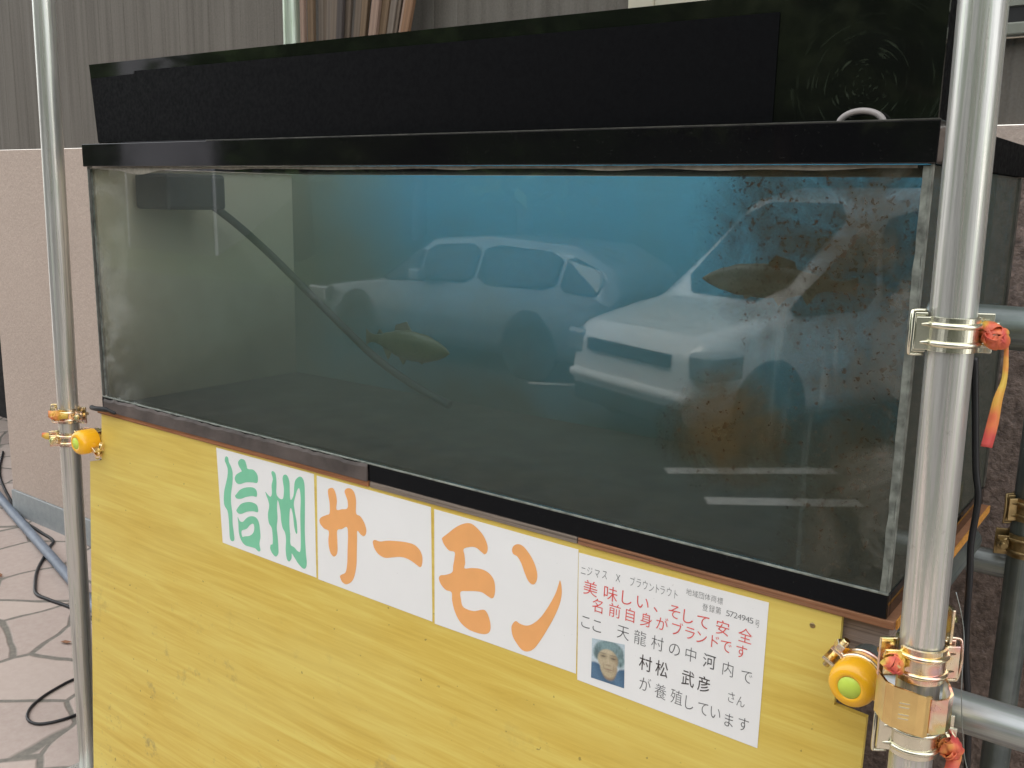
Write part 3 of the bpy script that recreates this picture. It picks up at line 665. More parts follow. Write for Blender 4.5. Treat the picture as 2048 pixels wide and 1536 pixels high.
# ================================================================== PAPER SIGNS
DATA = {"shin":[[[0.4635,-0.0311],[0.4716,-0.0307],[0.4749,-0.0405],[0.4823,-0.0491],[0.4872,-0.0613],[0.4865,-0.085],[0.4825,-0.1069],[0.4826,-0.128],[0.4868,-0.1484],[0.4877,-0.1694],[0.4918,-0.1898],[0.4936,-0.2054],[0.4846,-0.2097],[0.4788,-0.2035],[0.4767,-0.1826],[0.4745,-0.1617],[0.4704,-0.1466],[0.4609,-0.138],[0.458,-0.1253],[0.4596,-0.1063],[0.4649,-0.0893],[0.4701,-0.0724],[0.4709,-0.0565],[0.466,-0.0469],[0.4614,-0.0399]],[[0.5063,-0.0329],[0.515,-0.0264],[0.5268,-0.0273],[0.5328,-0.037],[0.5368,-0.0435],[0.5543,-0.042],[0.566,-0.0487],[0.5692,-0.0583],[0.5662,-0.0671],[0.5507,-0.0691],[0.5311,-0.073],[0.5114,-0.0806],[0.4994,-0.0798],[0.4945,-0.0716],[0.4993,-0.0629],[0.5112,-0.0554],[0.5171,-0.0516],[0.5091,-0.0441],[0.5055,-0.0382]],[[0.4995,-0.1047],[0.5115,-0.0931],[0.5273,-0.0852],[0.5469,-0.0802],[0.5605,-0.0805],[0.5664,-0.0871],[0.565,-0.0964],[0.551,-0.098],[0.5314,-0.1041],[0.5156,-0.1111],[0.5016,-0.1135],[0.4955,-0.1095]],[[0.5037,-0.1341],[0.5156,-0.1223],[0.5335,-0.1146],[0.5511,-0.1114],[0.5648,-0.1132],[0.5699,-0.1198],[0.5692,-0.1283],[0.5552,-0.1295],[0.5356,-0.1345],[0.5178,-0.1429],[0.507,-0.1445],[0.5005,-0.1401]],[[0.5046,-0.1529],[0.5119,-0.16],[0.5219,-0.1591],[0.5337,-0.1486],[0.5475,-0.1416],[0.5631,-0.1407],[0.5729,-0.1489],[0.5769,-0.1649],[0.5783,-0.1801],[0.5753,-0.1939],[0.5786,-0.2074],[0.5716,-0.211],[0.5618,-0.2071],[0.5441,-0.2079],[0.5283,-0.2078],[0.5162,-0.2001],[0.5088,-0.1859],[0.5071,-0.1677]],[[0.518,-0.1797],[0.5339,-0.1716],[0.5457,-0.1603],[0.5555,-0.1562],[0.5587,-0.1639],[0.5556,-0.175],[0.5439,-0.1843],[0.5281,-0.1893],[0.5201,-0.1917]],[[0.5931,-0.0803],[0.6008,-0.0851],[0.6084,-0.0874],[0.6128,-0.0801],[0.6118,-0.0626],[0.6153,-0.0493],[0.6107,-0.0376],[0.6151,-0.033],[0.6234,-0.0377],[0.6266,-0.0546],[0.6262,-0.0748],[0.6307,-0.0827],[0.6401,-0.0858],[0.6474,-0.0818],[0.6489,-0.0627],[0.6449,-0.0435],[0.6484,-0.0348],[0.6575,-0.0336],[0.6649,-0.0445],[0.6664,-0.0641],[0.6681,-0.0787],[0.6718,-0.0804],[0.6781,-0.0692],[0.6795,-0.0515],[0.6828,-0.0385],[0.6934,-0.0296],[0.7022,-0.0298],[0.7088,-0.0407],[0.7109,-0.0698],[0.7116,-0.1041],[0.7124,-0.1411],[0.7161,-0.1776],[0.7194,-0.1993],[0.7161,-0.2102],[0.708,-0.2128],[0.6952,-0.2067],[0.6824,-0.196],[0.675,-0.1903],[0.6741,-0.2006],[0.668,-0.2085],[0.6606,-0.2053],[0.6566,-0.1871],[0.6573,-0.1666],[0.6541,-0.1522],[0.6466,-0.1438],[0.6419,-0.1296],[0.6394,-0.1124],[0.6347,-0.0958],[0.6301,-0.0904],[0.6289,-0.1071],[0.6307,-0.127],[0.6288,-0.1478],[0.6321,-0.1675],[0.6343,-0.1874],[0.6345,-0.2002],[0.6271,-0.2085],[0.6176,-0.2057],[0.6099,-0.1972],[0.6106,-0.188],[0.6166,-0.184],[0.6163,-0.1661],[0.6131,-0.1514],[0.6046,-0.1431],[0.6013,-0.1259],[0.6049,-0.1072],[0.6009,-0.0953],[0.5951,-0.0863]],[[0.6886,-0.0571],[0.6949,-0.0534],[0.6989,-0.0723],[0.6985,-0.107],[0.7004,-0.1439],[0.7004,-0.1777],[0.6929,-0.1813],[0.682,-0.1759],[0.671,-0.1722],[0.6695,-0.1536],[0.6665,-0.1291],[0.6671,-0.1039],[0.6714,-0.098],[0.6771,-0.1117],[0.6811,-0.1333],[0.6861,-0.1452],[0.6903,-0.1438],[0.6885,-0.1242],[0.6831,-0.1054],[0.6791,-0.0863],[0.6835,-0.0705]]],"sa":[[[0.7757,-0.0394],[0.7816,-0.0346],[0.79,-0.0336],[0.7969,-0.0422],[0.8006,-0.0558],[0.8001,-0.0726],[0.8143,-0.0691],[0.8289,-0.064],[0.8291,-0.0498],[0.8232,-0.0392],[0.8207,-0.0326],[0.8261,-0.0263],[0.8374,-0.0245],[0.8467,-0.0308],[0.8516,-0.045],[0.8524,-0.0684],[0.8631,-0.0719],[0.873,-0.0803],[0.8798,-0.0928],[0.8791,-0.1023],[0.8739,-0.1078],[0.8659,-0.1066],[0.8567,-0.1016],[0.8567,-0.1194],[0.8568,-0.1431],[0.8567,-0.167],[0.8525,-0.1897],[0.8448,-0.2038],[0.8319,-0.2125],[0.8202,-0.2115],[0.8133,-0.2024],[0.8165,-0.1979],[0.8279,-0.19],[0.8317,-0.1734],[0.8322,-0.1491],[0.8308,-0.1028],[0.8154,-0.1075],[0.8033,-0.1132],[0.8039,-0.1319],[0.8051,-0.151],[0.8027,-0.1612],[0.7954,-0.1667],[0.7869,-0.1627],[0.7815,-0.1518],[0.7794,-0.1377],[0.7799,-0.1201],[0.7669,-0.1175],[0.7565,-0.1113],[0.7535,-0.1034],[0.7595,-0.0965],[0.773,-0.0894],[0.7813,-0.0839],[0.7808,-0.0648],[0.777,-0.0511]],[[0.8984,-0.1107],[0.9039,-0.1082],[0.9164,-0.108],[0.9346,-0.1021],[0.9557,-0.0978],[0.9794,-0.0944],[1.0,-0.0944],[1.0134,-0.1013],[1.0197,-0.1121],[1.0195,-0.1257],[1.0157,-0.1317],[1.0075,-0.1299],[0.9956,-0.1261],[0.9807,-0.1237],[0.9658,-0.1251],[0.9479,-0.1305],[0.9298,-0.1357],[0.9142,-0.1337],[0.903,-0.1259],[0.898,-0.1166]]],"mo":[[[1.064,-0.066],[1.0767,-0.0549],[1.0907,-0.0424],[1.1075,-0.0317],[1.1243,-0.0267],[1.1387,-0.0314],[1.1532,-0.0417],[1.1623,-0.0553],[1.1629,-0.0665],[1.1577,-0.0728],[1.1506,-0.0707],[1.1406,-0.0663],[1.1293,-0.0667],[1.1126,-0.0742],[1.1146,-0.0853],[1.1168,-0.0986],[1.1159,-0.1081],[1.1313,-0.1037],[1.1509,-0.1003],[1.1678,-0.1028],[1.1793,-0.1123],[1.183,-0.1273],[1.1815,-0.1402],[1.1771,-0.1449],[1.1687,-0.1438],[1.156,-0.1403],[1.142,-0.1419],[1.1251,-0.1464],[1.1095,-0.1519],[1.1111,-0.1655],[1.1152,-0.1761],[1.1254,-0.1791],[1.1411,-0.1777],[1.1577,-0.1706],[1.1661,-0.171],[1.1737,-0.1815],[1.1773,-0.1955],[1.1751,-0.2054],[1.1656,-0.2118],[1.1488,-0.2145],[1.1287,-0.2135],[1.1109,-0.2057],[1.0984,-0.1904],[1.0916,-0.1733],[1.0894,-0.1585],[1.076,-0.1574],[1.0652,-0.1508],[1.0597,-0.1416],[1.0629,-0.1348],[1.0746,-0.1305],[1.089,-0.1221],[1.0907,-0.1099],[1.0929,-0.0953],[1.0923,-0.085],[1.0797,-0.085],[1.069,-0.0777],[1.0642,-0.0707]],[[1.2135,-0.0508],[1.217,-0.0433],[1.226,-0.0389],[1.2366,-0.0408],[1.2503,-0.0517],[1.2601,-0.0646],[1.2656,-0.0785],[1.2656,-0.0895],[1.261,-0.0978],[1.2546,-0.0986],[1.2478,-0.0942],[1.2405,-0.0828],[1.2331,-0.0692],[1.2247,-0.0603],[1.216,-0.0575]],[[1.3097,-0.0783],[1.3133,-0.0877],[1.3144,-0.1025],[1.3107,-0.1209],[1.3022,-0.143],[1.2911,-0.1661],[1.2797,-0.1873],[1.2679,-0.2055],[1.2555,-0.2146],[1.2436,-0.2154],[1.2325,-0.2075],[1.2238,-0.1976],[1.2204,-0.185],[1.2225,-0.1764],[1.2288,-0.17],[1.2369,-0.1721],[1.2501,-0.1716],[1.2627,-0.1645],[1.2772,-0.1492],[1.291,-0.1265],[1.302,-0.1038],[1.3071,-0.0872]]],"text":[["gray",[["ニ",1.3516,-0.0518,0.016,0.0101],["ジ",1.3629,-0.0502,0.0159,0.01],["マ",1.3762,-0.0497,0.0157,0.0099],["ス",1.3897,-0.0484,0.0157,0.0098],["X",1.4132,-0.0475,0.0155,0.0096],["ブ",1.4376,-0.047,0.0154,0.0094],["ラ",1.4486,-0.0461,0.0153,0.0093],["ウ",1.4595,-0.0464,0.0153,0.0092],["ン",1.47,-0.0472,0.0151,0.0091],["ト",1.4795,-0.0468,0.0151,0.0091],["ラ",1.4883,-0.0464,0.0151,0.009],["ウ",1.4992,-0.0463,0.0151,0.0089],["ト",1.5096,-0.0472,0.0149,0.0088]]],["gray",[["地",1.5301,-0.0379,0.0102,0.0087],["域",1.5401,-0.0382,0.0102,0.0085],["団",1.5498,-0.0377,0.0101,0.0086],["体",1.5593,-0.0375,0.0101,0.0084],["商",1.5689,-0.0372,0.0101,0.0084],["標",1.5785,-0.0377,0.0101,0.0083]]],["gray",[["登",1.557,-0.0536,0.0109,0.0084],["録",1.5672,-0.0528,0.0109,0.0084],["第",1.577,-0.0525,0.0109,0.0083]]],["gray",[["5",1.5915,-0.0523,0.0115,0.007],["7",1.5973,-0.0522,0.0115,0.007],["2",1.6031,-0.0521,0.0115,0.0069],["4",1.6088,-0.0524,0.0115,0.0069],["9",1.6148,-0.0524,0.0114,0.0069],["4",1.6207,-0.0527,0.0114,0.0069],["5",1.6265,-0.0529,0.0114,0.0068],["号",1.6351,-0.0549,0.0113,0.0067]]],["red",[["美",1.3661,-0.0768,0.0238,0.025],["味",1.4019,-0.0757,0.0235,0.0243],["し",1.4287,-0.0747,0.0232,0.0237],["い",1.4572,-0.0741,0.023,0.0231],["、",1.4871,-0.0719,0.0226,0.0225],["そ",1.5101,-0.0736,0.0224,0.0221],["し",1.5306,-0.0749,0.0222,0.0218],["て",1.5558,-0.0756,0.022,0.0213],["安",1.5856,-0.0762,0.0218,0.0207],["全",1.6197,-0.0778,0.0214,0.0201]]],["red",[["名",1.3819,-0.101,0.0223,0.0213],["前",1.4113,-0.1002,0.022,0.0207],["自",1.438,-0.0996,0.0218,0.0202],["身",1.4655,-0.0994,0.0215,0.0198],["が",1.4915,-0.098,0.0213,0.0194],["ブ",1.5155,-0.0987,0.0211,0.0189],["ラ",1.5368,-0.0985,0.0209,0.0186],["ン",1.5548,-0.0995,0.0207,0.0183],["ド",1.5745,-0.0996,0.0206,0.018],["で",1.5929,-0.1009,0.0204,0.0177],["す",1.616,-0.1017,0.0202,0.0173]]],["black",[["こ",1.3616,-0.1326,0.0237,0.0221],["こ",1.3823,-0.1331,0.0235,0.0218],["天",1.4284,-0.1301,0.023,0.0209],["龍",1.4576,-0.1302,0.0228,0.0205],["村",1.4868,-0.1297,0.0224,0.0199],["の",1.5149,-0.1299,0.0222,0.0194],["中",1.5411,-0.1303,0.022,0.019],["河",1.5701,-0.1313,0.0217,0.0185],["内",1.5989,-0.1336,0.0215,0.0181],["で",1.627,-0.1354,0.0212,0.0176]]],["bold",[["村",1.4698,-0.1667,0.0244,0.0203],["松",1.4971,-0.1669,0.0242,0.0198],["武",1.5396,-0.1675,0.0238,0.0191],["彦",1.565,-0.1682,0.0235,0.0187]]],["black",[["さ",1.6075,-0.173,0.0176,0.0129],["ん",1.6217,-0.1745,0.0175,0.0127]]],["black",[["が",1.4714,-0.1999,0.0234,0.0195],["養",1.4978,-0.2022,0.0231,0.019],["殖",1.5242,-0.2019,0.0229,0.0186],["し",1.5437,-0.2035,0.0226,0.0182],["て",1.5671,-0.2046,0.0225,0.0179],["い",1.5858,-0.2041,0.0222,0.0176],["ま",1.6067,-0.2082,0.0221,0.0173],["す",1.6286,-0.2063,0.0218,0.0169]]]],"photo":[[1.375,-0.155],[1.4328,-0.1481],[1.437,-0.2174],[1.3777,-0.2193]],"signs":[[[0.4318,-0.0171],[0.7348,-0.0163],[0.7469,-0.2218],[0.4542,-0.2206]],[[0.7433,-0.0176],[1.0346,-0.0177],[1.0479,-0.2242],[0.7526,-0.2234]],[[1.0427,-0.0195],[1.3397,-0.0205],[1.3494,-0.2225],[1.0538,-0.2262]],[[1.3409,-0.0251],[1.6482,-0.0207],[1.6517,-0.2336],[1.3528,-0.2315]]],"panel":[[-0.0107,-0.014],[-0.0145,-0.126],[-0.0661,-0.1392],[-0.0805,-0.9544],[1.7914,-0.2082],[1.791,-0.1381],[1.7486,-0.1351],[1.7465,-0.0124],[1.7098,-0.0356]]}
def curve_fill(polys, smooth=5):
    cu = bpy.data.curves.new('outline', 'CURVE'); cu.dimensions = '2D'; cu.fill_mode = 'FRONT'
    for pl in polys:
        pts = cat([(p[0], p[1], 0) for p in pl], smooth, True) if smooth else [Vector((p[0], p[1], 0)) for p in pl]
        s = cu.splines.new('POLY'); s.points.add(len(pts) - 1); s.use_cyclic_u = True
        for q, p in zip(s.points, pts): q.co = (p.x, p.y, 0, 1)
    return flat_mesh(cu)
def flat_mesh(cu):
    ob = bpy.data.objects.new('temporary', cu); col.objects.link(ob)
    dg = bpy.context.evaluated_depsgraph_get(); dg.update(); me = ob.evaluated_get(dg).to_mesh()
    vs_ = [v.co.copy() for v in me.vertices]; fs = [tuple(p.vertices) for p in me.polygons]
    ob.evaluated_get(dg).to_mesh_clear(); bpy.data.objects.remove(ob); bpy.data.curves.remove(cu)
    return vs_, fs
def place_flat(bm, vf, fn, mi=0):
    vs_ = [bm.verts.new(fn(v)) for v in vf[0]]
    for f in vf[1]:
        try:
            g = bm.faces.new([vs_[i] for i in f]); g.material_index = mi
        except ValueError: pass
def face_front(bm):
    for f in bm.faces:
        f.normal_update()
        if f.normal.y > 0: f.normal_flip()
labels = ['white paper sign with two green brush characters, first in the row', 'white paper sign with an orange brush-drawn katakana and a long dash, second in the row', 'white paper sign with two thick orange katakana, third in the row', 'white paper sign with small grey and red writing and a portrait photo']
signs = []
for i, q in enumerate(DATA['signs']):
    tl, tr, br, bl = q; c = P3((tl[0] + tr[0]) / 2, bl[1])
    e = empty('paper_sign', c); tag(e, labels[i], 'sign', 'paper signs on the yellow board'); signs.append(e)
    bm = B(); nx, nz = 14, 10; gr = []
    for b in range(nz + 1):
        row = []
        for a in range(nx + 1):
            u, v = a / nx, b / nz; x = (tl[0] * (1 - u) + tr[0] * u) * (1 - v) + (bl[0] * (1 - u) + br[0] * u) * v; z = (tl[1] * (1 - u) + tr[1] * u) * (1 - v) + (bl[1] * (1 - u) + br[1] * u) * v
            lift = .0008
            row.append(bm.verts.new(P3(x, z, lift)))
        gr.append(row)
    fs = [bm.faces.new((gr[b][a], gr[b + 1][a], gr[b + 1][a + 1], gr[b][a + 1])) for b in range(nz) for a in range(nx)]
    face_front(bm)
    r = bmesh.ops.solidify(bm, geom=fs, thickness=.0007)
    sh = link('sheet', bm, PAPER, e, loc=tuple(-v for v in c))
LO = .0011
def letters(sign, bm, m):
    face_front(bm); link('lettering', bm, m, sign, loc=tuple(-v for v in sign.location))
for i, (key, m) in enumerate((('shin', INK_GREEN), ('sa', INK_ORANGE), ('mo', INK_ORANGE))):
    bm = B(); place_flat(bm, curve_fill(DATA[key]), lambda v: P3(v.x, v.y, LO)); letters(signs[i], bm, m)
_gc = {}
def glyph(ch, off):
    k = (ch, off)
    if k not in _gc:
        cu = bpy.data.curves.new('glyph', 'FONT'); cu.body = ch; cu.size = 1; cu.offset = off; cu.resolution_u = 4; _gc[k] = flat_mesh(cu)
    return _gc[k]
def ext(vf):
    xs = [v.x for v in vf[0]]; ys = [v.y for v in vf[0]]; return min(xs), max(xs), min(ys), max(ys)
ref = ext(glyph('国', 0)); RW, RH, RCX, RCY = (ref[1] - ref[0]) / .90, (ref[3] - ref[2]) / .93, (ref[0] + ref[1]) / 2, (ref[2] + ref[3]) / 2
INK = {'gray': (INK_GREY, -.012), 'red': (INK_RED, -.004), 'black': (INK_BLACK, -.012), 'bold': (INK_BOLD, .002)}
inkbm = {k: B() for k in INK}
for colr, line_ in DATA['text']:
    m, off = INK[colr]; bm = inkbm[colr]
    for ch, x, z, h, wd in line_:
        vf = glyph(ch, 0 if ch == '河' else off)
        if ch in '0123456789X':
            e = ext(vf); sx, sy, cx, cy = wd * .8 / (e[1] - e[0]), h * .72 / (e[3] - e[2]), (e[0] + e[1]) / 2, (e[2] + e[3]) / 2
        else: sx, sy, cx, cy = wd / RW * 1.02, h / RH * 1.02, RCX, RCY
        place_flat(bm, vf, lambda v: P3(x + (v.x - cx) * sx, z + (v.y - cy) * sy + .10 * (v.x - cx) * sx * 0, LO))
for k in INK: letters(signs[3], inkbm[k], INK[k][0])
# portrait photograph printed on the sheet
def ell(cx, cy, rx, ry, n=24): return [(cx + rx * math.cos(2 * math.pi * k / n), cy + ry * math.sin(2 * math.pi * k / n)) for k in range(n)]
ph = DATA['photo']
def uvp(u, v, off):
    tl, tr, br, bl = ph; x = (tl[0] * (1 - u) + tr[0] * u) * v + (bl[0] * (1 - u) + br[0] * u) * (1 - v); z = (tl[1] * (1 - u) + tr[1] * u) * v + (bl[1] * (1 - u) + br[1] * u) * (1 - v); return P3(x, z, off)
def sm(a, b, x): t = min(1, max(0, (x - a) / (b - a))); return t * t * (3 - 2 * t)
def ov(c, d, k): return tuple(a + (b - a) * k for a, b in zip(c, d))
def el(u, v, cx, cy, rx, ry, s=.25): return 1 - sm(1 - s, 1 + s, math.hypot((u - cx) / rx, (v - cy) / ry))
def portrait(u, v):
    c = ov((.60, .67, .70), (.50, .60, .66), v)
    sh = .40 - .9 * max(0, .30 - abs(u - .55)) + .02 * math.sin(u * 14)
    c = ov(c, ov((.06, .13, .22), (.10, .19, .30), .5 + .5 * math.sin(u * 9 + v * 6)), 1 - sm(sh - .03, sh + .04, v))
    c = ov(c, (.30, .22, .14), el(u, v, .54, .22, .19, .15))
    hn = .35 * noise.noise(Vector((u * 22, v * 9, 8)))
    c = ov(c, ov((.09, .15, .16), (.30, .42, .43), max(0, .4 + hn * 1.6)), max(el(u, v, .53, .76, .45, .25, .12), el(u, v, .86, .60, .14, .16, .3), el(u, v, .18, .68, .13, .17, .3)))
    c = ov(c, (.24, .36, .38), .7 * el(u, v, .50, .88, .30, .10, .5))
    c = ov(c, (.10, .15, .16), .8 * el(u, v, .17, .66, .07, .12, .5))
    face = max(el(u, v, .50, .55, .31, .25, .12), el(u, v, .53, .38, .26, .25, .12))
    c = ov(c, ov((.50, .42, .28), (.30, .22, .14), sm(.55, .92, u)), face)
    c = ov(c, (.60, .52, .37), .6 * el(u, v, .46, .76, .20, .07, .6) * face)
    for ex, ey in ((.36, .625), (.66, .61)):
        c = ov(c, (.24, .18, .12), .6 * el(u, v, ex, ey, .11, .05, .6)); c = ov(c, (.06, .055, .05), .85 * el(u, v, ex, ey - .005, .065, .013, .6)); c = ov(c, (.14, .12, .10), .6 * el(u, v, ex, ey + .065, .10, .014, .7))
    c = ov(c, (.58, .48, .34), .6 * el(u, v, .50, .50, .035, .12, .7)); c = ov(c, (.26, .18, .12), .6 * el(u, v, .515, .425, .085, .022, .7))
    c = ov(c, (.55, .45, .32), .45 * (el(u, v, .35, .47, .08, .06, .7) + el(u, v, .68, .46, .07, .06, .7)))
    c = ov(c, (.24, .13, .10), .7 * el(u, v, .525, .325, .13, .017, .7)); c = ov(c, (.30, .21, .15), .5 * el(u, v, .525, .275, .10, .02, .8)); c = ov(c, (.28, .20, .13), .5 * (el(u, v, .375, .39, .02, .07, .8) + el(u, v, .675, .38, .02, .07, .8)))
    k = 1 + .18 * noise.noise(Vector((u * 38, v * 52, 1.7))) + .10 * noise.noise(Vector((u * 14, v * 60, 4)))
    return tuple(max(0, min(1, x * k)) for x in c)
pmat, t, b = M('printed_photo'); ca = t.nodes.new('ShaderNodeVertexColor'); ca.layer_name = 'print'; t.links.new(ca.outputs[0], b.inputs['Base Color']); b.inputs['Roughness'].default_value = .4
bm = B(); cl = bm.verts.layers.float_color.new('print'); nu, nv = 60, 84
g = [[bm.verts.new(uvp(a / nu, c / nv, LO)) for a in range(nu + 1)] for c in range(nv + 1)]
for c in range(nv + 1):
    for a in range(nu + 1): g[c][a][cl] = portrait(a / nu, c / nv) + (1,)
for c in range(nv):
    for a in range(nu): bm.faces.new((g[c][a], g[c][a + 1], g[c + 1][a + 1], g[c + 1][a]))
face_front(bm); link('portrait_photo', bm, pmat, signs[3], loc=tuple(-v for v in signs[3].location))

# ================================================================== SCAFFOLDING
TR = .0243
def pole(label, a, b, m, base=True, cap_end=None, name='scaffold_pole', grp='upright scaffold poles'):
    a, b = Vector(a), Vector(b); e = empty(name, a); tag(e, label, 'pole', grp)
    L = (b - a).length; q = (b - a).to_track_quat('Z', 'Y')
    bm = B(); lathe(bm, [(.0221, .001), (TR - .0006, 0), (TR, .0015), (TR, L - .0015), (TR - .0006, L), (.0221, L), (.0221, L - .1), (0, L - .1)], 40)
    o = link('tube', bm, m, e); o.rotation_mode = 'QUATERNION'; o.rotation_quaternion = q
    if base:
        bm = B(); box(bm, -.075, .075, -.075, .075, .001, .007, .001); link('base_plate', bm, GALV, e)
        for sx in (-1, 1):
            for sy in (-1, 1): pass
    return e
pole('galvanised scaffold pole standing at the left end of the tank', (-.193, 0, G), (-.088, 0, 2.7), GALV)
pole('thick-looking galvanised scaffold pole in the foreground at the right end of the tank', (1.8755, -.08, G), (1.826, -.08, 2.6), GALV)
pole('pale scaffold pole behind the hood beside the leaning planks', (-.17, .75, G), (-.17, .75, 2.7), mat_galv('greenish_steel', (.50, .57, .47), .4))
pole('dark scaffold pole against the rough wall behind the right end of the tank', (1.868, .64, G), (1.866, .64, 2.6), GALV_DARK)
HG = 'horizontal scaffold tubes'
def htube(label, a, b, m): return pole(label, a, b, m, False, None, 'scaffold_tube', HG)
htube('upper horizontal scaffold tube running off to the right from the foreground pole', (1.818, -.02, .384), (3.6, -.02, .384), GALV_DARK)
htube('lower horizontal scaffold tube running off to the right below the clamps', (1.8125, -.022, -.081), (3.6, -.022, -.081), mat_galv('mid_grey_steel', (.42, .44, .45), .4))
htube('dusty scaffold tube under the rear edge of the tank', (-.3, .66, -.125), (2.9, .66, -.125), GALV_OLD)
def capped(label, x, y0, z, y1=.60):
    e = pole(label, (x, y0 + .012, z), (x, y1, z), GALV_DARK, False, None, 'capped_tube', 'short scaffold tubes with orange end caps')
    bm = B(); r = .0295
    lathe(bm, [(r - .0006, -.030), (r, -.029), (r, -.004), (r * .985, .004), (r * .93, .010), (r * .82, .0145), (r * .62, .0168), (r * .50, .0168), (r * .485, .0158), (0, .0158)], 40, Matrix.Rotation(R_(90), 4, 'X'))
    c = link('end_cap', bm, ORANGE, e); c.location = (0, -.006, 0)
    bm = B(); lathe(bm, [(r * .478, .0158), (r * .47, .0166), (0, .0168)], 32, Matrix.Rotation(R_(90), 4, 'X')); link('disc', bm, LIME, c)
    return e
capped('short scaffold tube with an orange and lime end cap at the right notch', 1.783, -.062, -.070)
capped('short scaffold tube with an orange and lime end cap at the left notch', -.043, -.042, -.081)

def arc_plate(bm, r0, th, z0, z1, a0, a1, n=18, groove=0):
    prev = None
    for i in range(n + 1):
        a = R_(a0 + (a1 - a0) * i / n); c, s = math.cos(a), math.sin(a)
        cur = [bm.verts.new((r * c, r * s, z)) for r, z in ((r0, z0), (r0 + th, z0 + .0006), (r0 + th, z1 - .0006), (r0, z1))]
        if prev:
            for k in range(4): bm.faces.new((prev[k], prev[(k + 1) % 4], cur[(k + 1) % 4], cur[k])).smooth = False
        else: bm.faces.new(cur)
        prev = cur
    bm.faces.new(prev[::-1]); return bm
def clamp(label, loc, rot, flip=False, mz=ZINC, h=.038, grp='gold scaffold clamps', big=True):
    """local: tube axis z, strap towards -y, hinge at +x, bolt at -x (flip mirrors x)"""
    e = empty('scaffold_clamp', loc); tag(e, label, 'clamp', grp); e.rotation_mode = 'QUATERNION'; e.rotation_quaternion = rot
    sx = -1 if flip else 1
    def fin(name, bm):
        if flip:
            for v in bm.verts: v.co.x *= -1
        bmesh.ops.recalc_face_normals(bm, faces=bm.faces); return link(name, bm, mz, e)
    h2 = h / 2
    bm = B(); arc_plate(bm, TR + .0006, .0036, -h2 - .003, h2 + .003, 8, 172); box(bm, TR + .002, TR + .016, -.001, .0035, -h2 - .003, h2 + .003, .001); box(bm, -TR - .022, -TR - .002, .003, .0075, -h2 - .003, h2 + .003, .001); fin('base', bm)
    bm = B(); arc_plate(bm, TR + .0012, .0030, -h2, h2, 196, 346, 22)
    # flared tail towards the hinge and lip towards the bolt
    a = R_(346); px, py = (TR + .0012) * math.cos(a), (TR + .0012) * math.sin(a)
    box(bm, px + .0004, px + .017, py - .0032, py - .0002, -h2 + .001, h2 - .001, .0008)
    a = R_(196); px, py = (TR + .0012) * math.cos(a), (TR + .0012) * math.sin(a)
    box(bm, px - .021, px - .0002, py - .0035, py - .0002, -h2 * .72, h2 * .72, .0008)
    for zz in (h2 * .52, -h2 * .52):            # pressed stiffening ribs
        pts = [((TR + .0042) * math.cos(R_(q)), (TR + .0042) * math.sin(R_(q)), zz * (1 if k < 9 else 1)) for k, q in enumerate(range(192, 350, 9))]
        tube(bm, [(-TR - .016, -.0095, zz * .55), (-TR - .006, -.0095, zz * .8)] + pts + [(TR + .012, -.0095, zz)], [.0014, .0026] + [.0034] * len(pts) + [.001], 8)
    for v in bm.verts: pass
    fin('strap', bm)
    bm = B(); xx = TR + .0205; zz = h2 + .005
    tube(bm, cat([(TR + .004, .001, zz), (xx - .003, -.001, zz), (xx, -.003, zz - .004), (xx + .001, -.006, 0), (xx, -.003, -zz + .004), (xx - .003, -.001, -zz), (TR + .004, .001, -zz)], 4), .0019, 8); fin('bail', bm)
    bm = B(); tube(bm, [(-TR - .013, .022, 0), (-TR - .013, -.026, 0)], .0046, 12)
    for k in range(8): tube(bm, [(-TR - .013 + .0048 * math.cos(q), -.0165 - .0011 * k, .0048 * math.sin(q)) for q in [2 * math.pi * j / 12 for j in range(12)]], .0005, 4, closed=True)
    fin('bolt', bm)
    bm = B(); lathe(bm, [(0, 0), (.0085, 0), (.0095, .0015), (.0095, .0085), (.0085, .010), (0, .010)], 6, Matrix.Translation((-TR - .013, -.0145, 0)) @ Matrix.Rotation(R_(90), 4, 'X') @ Matrix.Translation((0, 0, -.005)))
    for f in bm.faces: f.smooth = False
    fin('nut', bm)
    return e
from mathutils import Quaternion
def zrot(d): return Quaternion((0, 0, 1), R_(d))
def polex(z): return 1.8755 + (1.826 - 1.8755) * (z - G) / (2.6 - G)
FZ = 33
clamp('gold clamp alone high on the right-hand foreground pole, long red tape on its bolt', (polex(.380), -.08, .380), zrot(FZ), True, ZINC_PALE, h=.038)
cl_b = clamp('pinkish gold clamp just above the boxy one on the right-hand pole', (polex(-.002), -.08, -.002), zrot(FZ + 4), False, h=.042)
clamp('silvery gold clamp lowest on the right-hand pole, crumpled tape on its bolt', (polex(-.096), -.08, -.096), zrot(FZ - 4), True, ZINC_PALE, h=.042)
bm = B(); box(bm, .030, .034, -.004, .024, .012, .062, .001); box(bm, .026, .034, .0245, .028, .012, .062, .001); lathe(bm, [(0, 0), (.006, 0), (.006, .008), (0, .008)], 6, Matrix.Translation((.034, .012, .045)) @ Matrix.Rotation(R_(90), 4, 'Y')); link('bracket', bm, ZINC, cl_b)
